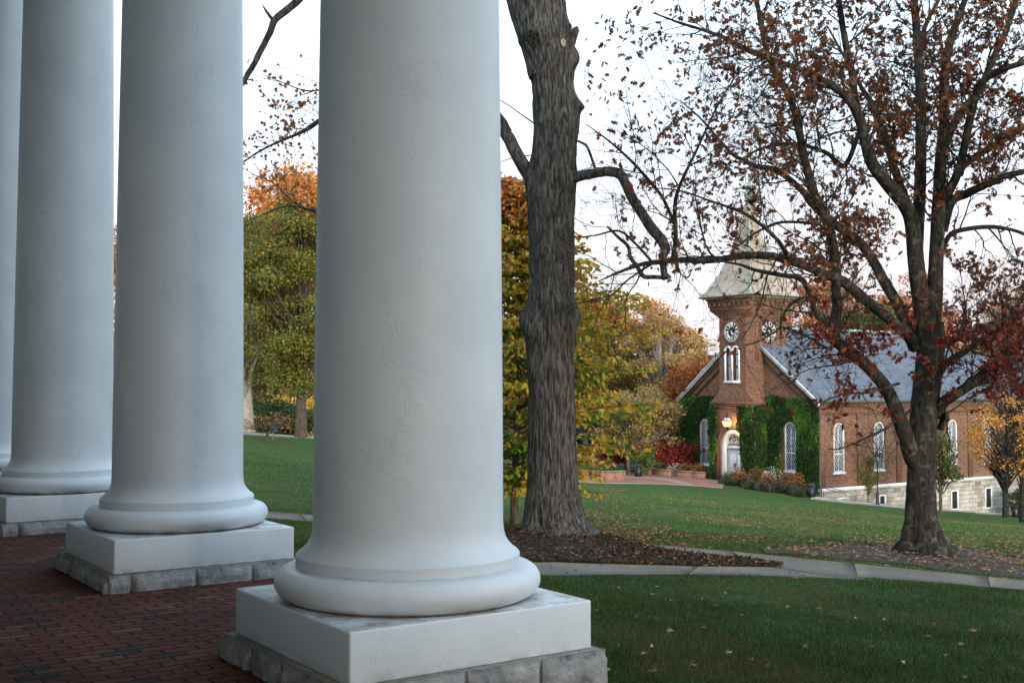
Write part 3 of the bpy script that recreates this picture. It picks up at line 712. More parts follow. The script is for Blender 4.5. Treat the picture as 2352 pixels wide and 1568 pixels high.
for sg in (0, 2):                                        # white rake boards up the gable
    mb = MB(); e = A[sg]
    p = Vector((e[0], -.36, e[1]-.02)); q = Vector((CX, -.36, RG-.02)); d = .34
    mb.add([(p.x, -.36, p.z), (q.x, -.36, q.z), (q.x, -.36, q.z-d), (p.x, -.36, p.z-d), (p.x, -.305, p.z), (q.x, -.305, q.z), (q.x, -.305, q.z-d), (p.x, -.305, p.z-d)],
           [(0, 1, 2, 3), (4, 5, 6, 7), (0, 1, 5, 4), (1, 2, 6, 5), (2, 3, 7, 6), (3, 0, 4, 7)])
    mb.add([(p.x, -.42, p.z+.05), (q.x, -.42, q.z+.05), (q.x, -.42, q.z-.08), (p.x, -.42, p.z-.08), (p.x, -.362, p.z+.05), (q.x, -.362, q.z+.05), (q.x, -.362, q.z-.08), (p.x, -.362, p.z-.08)],
           [(0, 1, 2, 3), (4, 5, 6, 7), (0, 1, 5, 4), (1, 2, 6, 5), (2, 3, 7, 6), (3, 0, 4, 7)])
    mb.build('rake_board', M['white'], rf)
mb = MB(); mb.box(.27, .40, -.30, LEN+.3, .14, .27); mb.build('gutter', M['gutter'], rf)
mb = MB(); mb.box(-.26, -.14, LEN+.5, 44.3, -.08, .06); mb.build('gutter', M['cream'], rf2)
mb = MB(); mb.tube([(.30, -.12, .14), (.30, -.14, 0), (.13, -.14, -.25), (.13, -.14, -6.3), (.3, -.16, -6.6), (.3, -.16, -7.1)], .055); mb.build('downpipe', M['gutter'], CH)
mb = MB(); mb.tube([(-.40, LEN+.5, -.05), (-.45, LEN+.5, -.4), (-.45, LEN+.5, -11)], .06); mb.build('downpipe', M['black'], CH)
mb = MB(); mb.tube([(-W-.25, -.1, .1), (-W-.3, -.1, -.3), (-W-.1, -.1, -.6)], .05); mb.build('downpipe', M['grey_metal'], CH)
# --- tower
TH_, CHF = 2.05, .55; TY = .57; TX = -TWR; BH = 2.45; BF = -1.5
def rot_rect(h, c):                                   # chamfered square, centred on the tower
    return [(TX-h+c, TY-h), (TX+h-c, TY-h), (TX+h, TY-h+c), (TX+h, TY+h-c), (TX+h-c, TY+h), (TX-h+c, TY+h), (TX-h, TY+h-c), (TX-h, TY-h+c)]
tw = MB()
# base bay with the door
door = (TX, 1.36, -6.45, -3.44)
tw.T = FT(BF); wall_holes(tw, TX-BH, TX+BH, -7.6, [(TX-BH, .15), (TX+BH, .15)], [(*door, 1)], .34)
tw.T = lambda s, d, z: (s, d, z)
for s in (-1, 1): tw.add([(TX+s*BH, BF, -7.6), (TX+s*BH, 0, -7.6), (TX+s*BH, 0, .15), (TX+s*BH, BF, .15)], [(0, 1, 2, 3)])
# shaft: chamfered; front faces carry holes for the belfry lights
shaft_top = 7.15
P = rot_rect(TH_, CHF)
tw.T = FT(BF-.02+.0)
lw = [(TX-.42, .27, 1.75, 4.35), (TX+.42, .27, 1.75, 4.35)]
tw.T = FT(TY-TH_+.001); 
wall_holes(tw, P[0][0], P[1][0], 1.0, [(P[0][0], shaft_top), (P[1][0], shaft_top)], [(*l_, 1) for l_ in lw], .3)
tw.T = lambda s, d, z: (s, d, z)
for i in range(1, 8):
    a = P[i]; b = P[(i+1) % 8]
    if i in (1, 2, 3, 4, 5, 6, 7): tw.add([(a[0], a[1], -.0), (b[0], b[1], -.0), (b[0], b[1], shaft_top), (a[0], a[1], shaft_top)], [(0, 1, 2, 3)])
# weathered shoulder between bay and shaft
yb = TY-TH_
tw.add([(TX-BH, BF, .15), (TX+BH, BF, .15), (TX+TH_-CHF, yb, 1.0), (TX-TH_+CHF, yb, 1.0)], [(0, 1, 2, 3)])
tw.add([(TX+BH, BF, .15), (TX+BH, 0, .15), (TX+TH_, 0, 1.0), (TX+TH_, yb+CHF, 1.0), (TX+TH_-CHF, yb, 1.0)], [(0, 1, 2, 3, 4)])
tw.add([(TX-BH, BF, .15), (TX-BH, 0, .15), (TX-TH_, 0, 1.0), (TX-TH_, yb+CHF, 1.0), (TX-TH_+CHF, yb, 1.0)], [(0, 1, 2, 3, 4)])
# side recess strips (paired pilasters) and stepped panel heads round the clocks
for s0, s1 in ((-TH_+CHF, -TH_+CHF+.34), (TH_-.62, TH_-.02)):
    tw.box(TX+TH_-.001, TX+TH_+.07, TY+s0, TY+s1, 3.5, shaft_top)
for T_, c in ((FT(yb), TX), (ST(TX+TH_), TY)):
    tw.T = T_
    for (hw, z0, z1, dp) in ((1.02, 7.02, 7.14, .09), (.72, 6.86, 6.97, .06)):
        tw.box(c-hw, c+hw, -dp-.02, .001, z0, z1)
        for s in (-1, 1): tw.bar((c+s*hw, -dp/2, z0+.04), (c+s*(hw+.30), -dp/2, z0-.36), .1, dp)
    ang = np.linspace(0, 2*math.pi, 33)
    o_ = [(c+1.0*math.cos(a), 5.91+1.0*math.sin(a)) for a in ang]; i_ = [(c+.82*math.cos(a), 5.91+.82*math.sin(a)) for a in ang]
    band(tw, o_, i_, -.10, .001)
tw.T = lambda s, d, z: (s, d, z)
# corbelled head: squinches to a full square, arcade, cornice
steps = [(7.15, 7.28, 2.10, .50), (7.28, 7.41, 2.16, .38), (7.41, 7.54, 2.22, .26), (7.54, 7.67, 2.28, .13), (7.67, 7.98, 2.34, 0), (7.98, 8.06, 2.42, 0)]
for z0, z1, h, c in steps:
    if c: tw.slab(rot_rect(h, c), z0, z1)
    else: tw.box(TX-h, TX+h, TY-h, TY+h, z0, z1)
tw.box(TX-2.36, TX+2.36, TY-2.36, TY+2.36, 8.06, 8.34)
for k in range(9):                                   # arched corbel table on four sides
    c = -2.28+4.56*k/8
    for T_, cc in ((FT(TY-2.36), TX), (FT(TY+2.36+.1), TX), (ST(TX+2.36), TY), (ST(TX-2.36-.1), TY)):
        tw.T = T_; tw.box(cc+c-.13, cc+c+.13, -.1, .001, 8.06, 8.30)
        tw.box(cc+c-.19, cc+c+.19, -.1, -.001, 8.30, 8.345)
tw.T = lambda s, d, z: (s, d, z)
tw.box(TX-2.47, TX+2.47, TY-2.47, TY+2.47, 8.34, 8.52); tw.box(TX-2.54, TX+2.54, TY-2.54, TY+2.54, 8.52, 8.68)
# belt courses and small vents on the bay
for z0, z1, d in ((-.02, .14, .09), (-.2, -.08, .05), (-.42, -.26, .09)): tw.box(TX-BH-d, TX+BH+d, BF-d, -.01, z0, z1)
tw.T = FT(BF)
tw.box(TX-BH, TX+BH, -.04, .001, -1.98, -1.88)
for s in (-.62, -.14, .20, .62): band(tw, archpts(TX+s+.1, .16, -1.25, -.85, 8), archpts(TX+s+.1, .09, -1.25, -.85, 8), -.05, .002)
for rr, dp in ((1.75, .10), (1.56, .06)): band(tw, archpts(TX, rr, -6.5, door[3]), archpts(TX, rr-.19, -6.5, door[3]), -dp, .002)
tw = tw.build('tower', M['brick'], CH)
# spire
prof = [(2.95, 8.83), (2.42, 9.55), (2.02, 10.3), (1.62, 11.2), (1.36, 11.9), (1.10, 12.7), (.90, 13.4), (.70, 14.2), (.52, 15.1), (.36, 16.0), (.29, 16.6)]
sp = MB()
for (h0, z0), (h1, z1) in zip(prof[:-1], prof[1:]):
    for i in range(4):
        c = [(-1, -1), (1, -1), (1, 1), (-1, 1)]; a = c[i]; b = c[(i+1) % 4]
        sp.add([(TX+a[0]*h0, TY+a[1]*h0, z0), (TX+b[0]*h0, TY+b[1]*h0, z0), (TX+b[0]*h1, TY+b[1]*h1, z1), (TX+a[0]*h1, TY+a[1]*h1, z1)], [(0, 1, 2, 3)])
spo = sp.build('spire', M['spire'], CH)
mb = MB(); mb.box(TX-2.78, TX+2.78, TY-2.78, TY+2.78, 8.683, 8.78); mb.build('eave_board', M['cream'], spo)
mb = MB()
for s in (-1, 1): mb.bar((TX-2.99, TY+s*2.97, 8.81), (TX+2.99, TY+s*2.97, 8.81), .09, .1); mb.bar((TX+s*2.97, TY-2.92, 8.81), (TX+s*2.97, TY+2.92, 8.81), .09, .1)
mb.build('eave_gutter', M['gutter'], spo)
for sx, sy in ((1, 1), (1, -1), (-1, 1), (-1, -1)):
    mb = MB()
    for (h0, z0), (h1, z1) in zip(prof[:-1], prof[1:]): mb.bar((TX+sx*h0, TY+sy*h0, z0), (TX+sx*h1, TY+sy*h1, z1), .09, .06)
    mb.build('hip_flashing', M['ridge'], spo)
mb = MB(); mb.lathe([(.30, 16.55), (.30, 16.9), (.36, 16.95), (.2, 17.02), (.3, 17.12), (.38, 17.3), (.40, 17.45), (.36, 17.62), (.26, 17.8), (.17, 18.0), (.10, 18.4), (.05, 18.9), (.02, 19.3)], TX, TY, 24)
mb.build('finial', M['copper'], spo, smooth=True)
# clocks: Roman numerals as strokes, hands near twenty past five
def clock(T, c, zc=5.91, r=.80):
    mb = MB(T); mb.prism([(c+r*math.cos(a), zc+r*math.sin(a)) for a in np.linspace(0, 2*math.pi, 49)[:-1]], -.06, .01); cf = mb.build('clock_face', M['clockblack'], CH)
    ang = np.linspace(0, 2*math.pi, 49)
    mb = MB(T); band(mb, [(c+r*math.cos(a), zc+r*math.sin(a)) for a in ang], [(c+(r-.05)*math.cos(a), zc+(r-.05)*math.sin(a)) for a in ang], -.09, -.055); mb.build('rim', M['white'], cf)
    mb = MB(T); num = ['XII', 'I', 'II', 'III', 'IIII', 'V', 'VI', 'VII', 'VIII', 'IX', 'X', 'XI']
    wd = {'I': .075, 'V': .13, 'X': .13}
    for k, s in enumerate(num):
        a = math.pi/2-k*math.pi/6; er = (math.cos(a), math.sin(a)); et = (math.sin(a), -math.cos(a))
        tot = sum(wd[q] for q in s); x = -tot/2
        pt = lambda t, rr: (c+er[0]*rr+et[0]*t*(rr/.74+.15), -.075, zc+er[1]*rr+et[1]*t*(rr/.74+.15))
        for q in s:
            m_ = x+wd[q]/2; r0, r1 = .40, .74
            if q == 'I': mb.bar(pt(m_, r0), pt(m_, r1), .058, .02)
            if q == 'V': mb.bar(pt(m_, r0), pt(m_-.045, r1), .06, .02); mb.bar(pt(m_, r0), pt(m_+.045, r1), .028, .018)
            if q == 'X': mb.bar(pt(m_+.045, r0), pt(m_-.045, r1), .06, .02); mb.bar(pt(m_-.045, r0), pt(m_+.045, r1), .028, .018)
            x += wd[q]
    mb.build('numerals', M['white'], cf)
    for nm, deg, L, wdt, dd in (('minute_hand', 124, .62, .07, -.10), ('hour_hand', 160, .44, .09, -.12)):
        a = math.pi/2-R(deg); mb = MB(T); mb.bar((c-.12*math.cos(a), dd, zc-.12*math.sin(a)), (c+L*math.cos(a), dd, zc+L*math.sin(a)), wdt, .015); mb.build(nm, M['white'], cf)
clock(FT(TY-TH_), TX); clock(ST(TX+TH_), TY)
# twin belfry lights
for l_ in lw:
    mb = MB(FT(yb)); mb.box(l_[0]-l_[1], l_[0]+l_[1], .18, .2, l_[2], l_[3]+.27); wn = mb.build('belfry_window', M['glass'], CH)
    mb = MB(FT(yb)); lattice(mb, l_[0]+.05, l_[1]-.08, l_[2], l_[3], .14, .3, 2.3, .03); mb.box(l_[0]-.10, l_[0]-.05, .1, .15, l_[2], l_[3]+.2); mb.box(l_[0]+.2, l_[0]+.26, .1, .15, l_[2], l_[3]); mb.build('lattice', M['white'], wn)
    mb = MB(FT(yb)); band(mb, archpts(l_[0], .41, l_[3]-.05, l_[3]), archpts(l_[0], .26, l_[3]-.05, l_[3]), -.14, -.002); mb.build('hood_mould', M['white'], wn)
mb = MB(FT(yb))
for s in (-.78, 0, .78): mb.box(TX+s-.075, TX+s+.075, -.1, -.002, 1.9, 4.32)
mb.box(TX-.9, TX+.9, -.13, -.002, 1.68, 1.90); mb.build('belfry_frame', M['white'], CH)
# door
T = FT(BF); dw, dzs = 1.13, -3.44
mb = MB(T); mb.box(TX-.9, TX+.9, .28, .33, -6.38, -3.75)
do = mb.build('door', M['white'], CH)
mb = MB(T); band(mb, archpts(TX, door[1]-.02, -6.45, dzs), archpts(TX, .86, -6.45, dzs), .03, .27)
for k in range(24): mb.box(TX-1.28, TX-1.18, .0, .031, -6.3+k*.12, -6.3+k*.12+.06); mb.box(TX+1.18, TX+1.28, .0, .031, -6.3+k*.12, -6.3+k*.12+.06)
mb.box(TX-.86, TX+.86, .16, .27, -3.75, -3.48); mb.build('door_surround', M['white'], do)
mb = MB(T)
for s in (-1, 1):
    for z0, z1 in ((-6.15, -5.45), (-5.35, -5.15), (-5.05, -3.95)):
        x0, x1 = (TX+.1, TX+.76) if s > 0 else (TX-.76, TX-.1)
        for q in (0, .1): band(mb, [(x0+q, z0+q), (x0+q, z1-q), (x1-q, z1-q), (x1-q, z0+q), (x0+q, z0+q)], [(x0+q+.04, z0+q+.04), (x0+q+.04, z1-q-.04), (x1-q-.04, z1-q-.04), (x1-q-.04, z0+q+.04), (x0+q+.04, z0+q+.04)], .255-.0, .279)
mb.build('door_panels', M['white'], do)
mb = MB(T); mb.box(TX-.006, TX+.006, .27, .279, -6.38, -3.76); mb.build('leaf_gap', M['grey_metal'], do)
for s in (-1, 1):
    mb = MB(T); mb.box(TX+s*.43-.36, TX+s*.43+.36, .262, .279, -6.36, -6.12); mb.build('kick_plate', M['grey_metal'], do)
    mb = MB(T); mb.box(TX+s*.1-.06, TX+s*.1+.06, .255, .279, -5.22, -4.90); mb.build('push_plate', M['black'], do)
mb = MB(T); mb.lathe([(.02, 0), (.045, .02), (.045, .06), (0.02, .08)], TX+.05, .22, 10); 
mb.v = [(x, y, z-5.35) for x, y, z in mb.v]; mb.build('door_knob', M['black'], do)
mb = MB(T); mb.prism(archpts(TX, .86, dzs-.04, dzs)[0:], .2, .21); fl = mb.build('fanlight', M['glass'], do)
mb = MB(T)
band(mb, archpts(TX, .86, dzs-.04, dzs), archpts(TX, .77, dzs-.04, dzs), .14, .195)
def ring(mb, cx, cz, rx, rz, y, t, a0=0, a1=2*math.pi, n=22):
    for k in range(n):
        a = a0+(a1-a0)*k/n; b = a0+(a1-a0)*(k+1)/n
        mb.bar((cx+rx*math.cos(a), y, cz+rz*math.sin(a)), (cx+rx*math.cos(b), y, cz+rz*math.sin(b)), t, .03)
ring(mb, TX, dzs+.52, .27, .27, .17, .055)
for k in range(4): a = k*math.pi/4; mb.bar((TX-.25*math.cos(a), .165, dzs+.52-.25*math.sin(a)), (TX+.25*math.cos(a), .165, dzs+.52+.25*math.sin(a)), .022, .02)
for s in (-1, 1):
    ring(mb, TX+s*.4, dzs-.02, .33, .42, .17, .05, 0, math.pi)
    for q in (-.2, -.07, .07, .2): mb.bar((TX+s*.4+q-.1, .165, dzs-.02), (TX+s*.4+q+.08, .165, dzs+.33), .022, .02); mb.bar((TX+s*.4+q+.1, .162, dzs-.02), (TX+s*.4+q-.08, .162, dzs+.33), .022, .02)
mb.build('tracery', M['white'], fl)
mb = MB(); mb.box(TX-1.6, TX+1.6, BF-.55, BF+.3, -6.72, -6.46); mb.build('door_step', M['pale_concrete'], CH)
mb = MB(T); mb.box(TX+1.42, TX+1.86, -.03, -.001, -5.25, -4.85); mb.build('plaque', M['black'], CH)
mb = MB(T); mb.box(TX+1.46, TX+1.78, -.025, -.001, -5.68, -5.35); mb.build('notice', M['white'], CH)
# big bracket lantern over the door, lit
lt = MB(); lx, ly = TX+.32, BF-.95; z0 = -2.03
def frus(mb, x, y, h0, za, h1, zb):
    mb.add([(x-h0, y-h0, za), (x+h0, y-h0, za), (x+h0, y+h0, za), (x-h0, y+h0, za), (x-h1, y-h1, zb), (x+h1, y-h1, zb), (x+h1, y+h1, zb), (x-h1, y+h1, zb)],
           [(0, 3, 2, 1), (4, 5, 6, 7), (0, 1, 5, 4), (1, 2, 6, 5), (2, 3, 7, 6), (3, 0, 4, 7)])
frus(lt, lx, ly, .19, -1.86, .31, -1.40); lan = lt.build('lantern', M['lampglow'], CH)
mb = MB(); frus(mb, lx, ly, .38, -1.40, .38, -1.355); frus(mb, lx, ly, .09, -1.12, .14, -1.06); mb.lathe([(.02, -1.06), (.06, -1.0), (.09, -.94), (.04, -.88), (.01, -.80)], lx, ly, 12)
mb.lathe([(.02, -2.12), (.1, -2.05), (.2, -1.95), (.2, -1.86)], lx, ly, 12)
for sx in (-1, 1):
    for sy in (-1, 1): mb.bar((lx+sx*.19, ly+sy*.19, -1.86), (lx+sx*.31, ly+sy*.31, -1.40), .03); mb.bar((lx+sx*.31, ly+sy*.31, -1.36), (lx+sx*.13, ly+sy*.13, -1.1), .03)
mb.tube([(lx, ly+.1, -2.0), (lx, ly+.4, -2.05), (lx, BF-.1, -2.0), (lx, BF, -2.1)], .025); mb.tube([(lx, ly+.28, -1.4), (lx, BF, -1.95)], .015)
mb.tube([(lx+.1, BF-.06, -2.0), (lx+.35, BF-.06, -2.1), (lx+.6, BF-.06, -2.0), (lx+.62, BF-.06, -1.9)], .03)
mb.build('lantern_cage', M['black'], lan)
mb = MB(); frus(mb, lx, ly, .30, -1.352, .12, -1.12); mb.build('lantern_top', M['siding'], lan)
pl = bpy.data.lights.new('lantern_light', 'POINT'); pl.energy = 55; pl.color = (1, .55, .2); pl.shadow_soft_size = .25
plo = bpy.data.objects.new('lantern_light', pl); COL.objects.link(plo); plo.parent = CH; plo.location = (lx, ly+.48, -1.62)
# ------------------------------------------------------------------ trees
def rnd_unit(rng):
    z = rng.uniform(-1, 1); a = rng.uniform(0, 2*math.pi); r = math.sqrt(1-z*z); return Vector((r*math.cos(a), r*math.sin(a), z))
OAK = [(0, -.5), (.07, -.30), (.34, -.26), (.10, -.10), (.40, .08), (.11, .16), (.26, .38), (0, .55), (-.24, .36), (-.12, .18), (-.38, .10), (-.10, -.10), (-.32, -.24), (-.06, -.30)]
MAPLE = [(0, -.5), (.10, -.22), (.42, -.24), (.24, 0), (.48, .2), (.18, .18), (0, .55), (-.18, .18), (-.48, .2), (-.24, 0), (-.42, -.24), (-.10, -.22)]
OVAL = [(0, -.5), (.22, -.2), (.26, .08), (.13, .35), (0, .55), (-.13, .35), (-.26, .08), (-.22, -.2)]
QUAD = [(0, -.5), (.38, .05), (0, .5), (-.38, -.05)]
def leaves_mesh(name, cen, size, cols, shape, mat, parent, seed=0, droop=0.0, curl=.15, axis=None, kind=None):
    rs = np.random.RandomState(seed); n = len(cen); cen = np.asarray(cen, float); size = np.broadcast_to(size, n)
    S = np.array(shape); m = len(S)
    d = rs.normal(size=(n, 3))
    if axis is not None: d = d*.55+axis
    d[:, 2] -= droop; d /= np.linalg.norm(d, axis=1, keepdims=True)
    r = rs.normal(size=(n, 3)); s = np.cross(d, r); s /= np.linalg.norm(s, axis=1, keepdims=True); nn = np.cross(d, s)
    L = S[None, :, :]*size[:, None, None]
    bend = (np.abs(S[:, 0])*1.2+(S[:, 1]**2))*curl
    v = cen[:, None, :]+s[:, None, :]*L[..., 0:1]+d[:, None, :]*L[..., 1:2]+nn[:, None, :]*(bend[None, :, None]*size[:, None, None])
    if m == 4:
        F_ = (np.arange(n)[:, None]*4+np.arange(4)[None]).astype(np.int32); vs = v.reshape(-1, 3); c = np.repeat(cols, 4, axis=0)
    else:
        ctr = cen[:, None, :]; v = np.concatenate([v, ctr], axis=1); k = np.arange(m)
        tri = np.stack([k, (k+1) % m, np.full(m, m)], 1); F_ = (np.arange(n)[:, None, None]*(m+1)+tri[None]).reshape(-1, 3); vs = v.reshape(-1, 3); c = np.repeat(cols, m+1, axis=0)
    o = mk(name, vs, [F_], mat, parent, col=c)
    if kind: o['kind'] = kind
    return o
def palette(rs, n, pal, jit=.25):
    wts = np.array([p[0] for p in pal], float); wts /= wts.sum(); i = rs.choice(len(pal), n, p=wts)
    c = np.array([p[1] for p in pal])[i]*(1+rs.uniform(-jit, jit, (n, 1))); return np.clip(c, 0, 1)
def bark_tube(pts, rad, step, nside, amp, fh=16, fv=3.0, seed=0, flare=None, burls=()):
    P, W = spline(pts, rad, step); m = len(P)
    T = np.gradient(P, axis=0); T /= np.linalg.norm(T, axis=1, keepdims=True)
    N = np.zeros_like(P); x = np.cross(T[0], [0, 1, .01]); N[0] = x/np.linalg.norm(x)
    for i in range(1, m): x = N[i-1]-T[i]*np.dot(N[i-1], T[i]); N[i] = x/np.linalg.norm(x)
    B = np.cross(T, N); th = np.arange(nside)*2*math.pi/nside
    s = np.concatenate([[0], np.cumsum(np.linalg.norm(np.diff(P, axis=0), axis=1))])
    C, S_ = np.cos(th)[None], np.sin(th)[None]; r = np.repeat(W[:, None], nside, 1)
    if flare is not None:
        fl = np.interp(s, flare[0], flare[1])[:, None]
        lob = .35+.65*np.abs(np.sin(th*2.5+.6+seed))[None]**1.5+.25*np.sin(th*7+seed)[None]; r = r*(1+fl*lob)
    q = np.stack([C*r*fh+0*s[:, None], S_*r*fh, s[:, None]*fv+0*r], -1)
    wq = q+2.2*np.stack([vnoise(q*np.array([.25, .25, .5]), 91)]*3, -1)
    n1 = fbm(wq, seed, 3); n2 = fbm(q*np.array([.12, .12, .35]), seed+5, 2)
    rg = 1-np.abs(2*n1/.875-1)
    r = r+amp*((1-rg)*1.6-.5)+amp*2.2*(n2-.38)
    for bz_, ba, am, ws, wa in burls:
        hit = np.exp(-((P[:, 2]-bz_)/ws)**2)[:, None]; dirv = N[:, None]*C[..., None]+B[:, None]*S_[..., None]; dv = np.array([math.cos(ba), math.sin(ba), 0])
        r = r+am*hit*np.exp((np.clip((dirv*dv).sum(-1), -1, 1)-1)/wa)
    vs = P[:, None]+r[..., None]*(N[:, None]*C[..., None]+B[:, None]*S_[..., None])
    i = np.arange(m-1)[:, None]*nside; k = np.arange(nside)[None]; k2 = (k+1) % nside
    fs = np.stack([i+k, i+k2, i+nside+k2, i+nside+k], -1).reshape(-1, 4)
    # cap
    return vs.reshape(-1, 3), fs, P, W
class Wood:
    def __init__(s): s.vs = []; s.fs = []; s.b = 0
    def add(s, v, f): s.vs.append(v); s.fs.append(f+s.b); s.b += len(v)
    def tube(s, pts, rad, n): v, f = tube_arr(pts, rad, n); s.add(v, f)
    def build(s, name, mat, parent): return mk(name, np.concatenate(s.vs), [np.concatenate(s.fs)], mat, parent, smooth=True)
def grow(rng, wood, leafpts, p, d, L, r, lev, o):
    """one twig with children; o: dict of settings"""
    seg = o['seg'][lev]; n = max(2, int(L/seg)+1); pts = [p.copy()]; rad = [r]; q = p.copy(); d = d.normalized()
    for i in range(n):
        d = (d+rnd_unit(rng)*o['wob']+Vector((0, 0, o['up'][lev]))).normalized(); q = q+d*(L/n); pts.append(q.copy()); rad.append(r*(1-.8*(i+1)/n))
        if lev < o['lev']-1 and i >= 1:
            for _ in range(o['kids'][lev]):
                if rng.random() < o['prob'][lev]:
                    ax = d.cross(rnd_unit(rng)).normalized(); dd = (d*math.cos(o['ang'])+ax*math.sin(o['ang'])).normalized()
                    grow(rng, wood, leafpts, q.copy(), dd, L*rng.uniform(.35, .7)*(1-.35*i/n), max(r*(1-.7*i/n)*.55, o['rmin']), lev+1, o)
    wood.tube([tuple(x) for x in pts], [max(x, o['rmin']*.6) for x in rad], 4 if r > .012 else 3)
    if lev >= o['lev']-2:
        for _ in range(o['leaves'][lev]):
            t = rng.uniform(.35, 1)*(len(pts)-1); i = min(int(t), len(pts)-2); a = pts[i].lerp(pts[i+1], t-i)
            leafpts.append(a+rnd_unit(rng)*o['lsp'])
def px(pts, d0, d1=None):
    """a polyline read off the photograph, given real distances from d0 (base) to d1 (tip)"""
    d1 = d0 if d1 is None else d1; n = len(pts)
    return [wp(x, y, d0+(d1-d0)*(i/(n-1))) for i, (x, y) in enumerate(pts)]
def wpx(w_, d): return w_/2/F*d
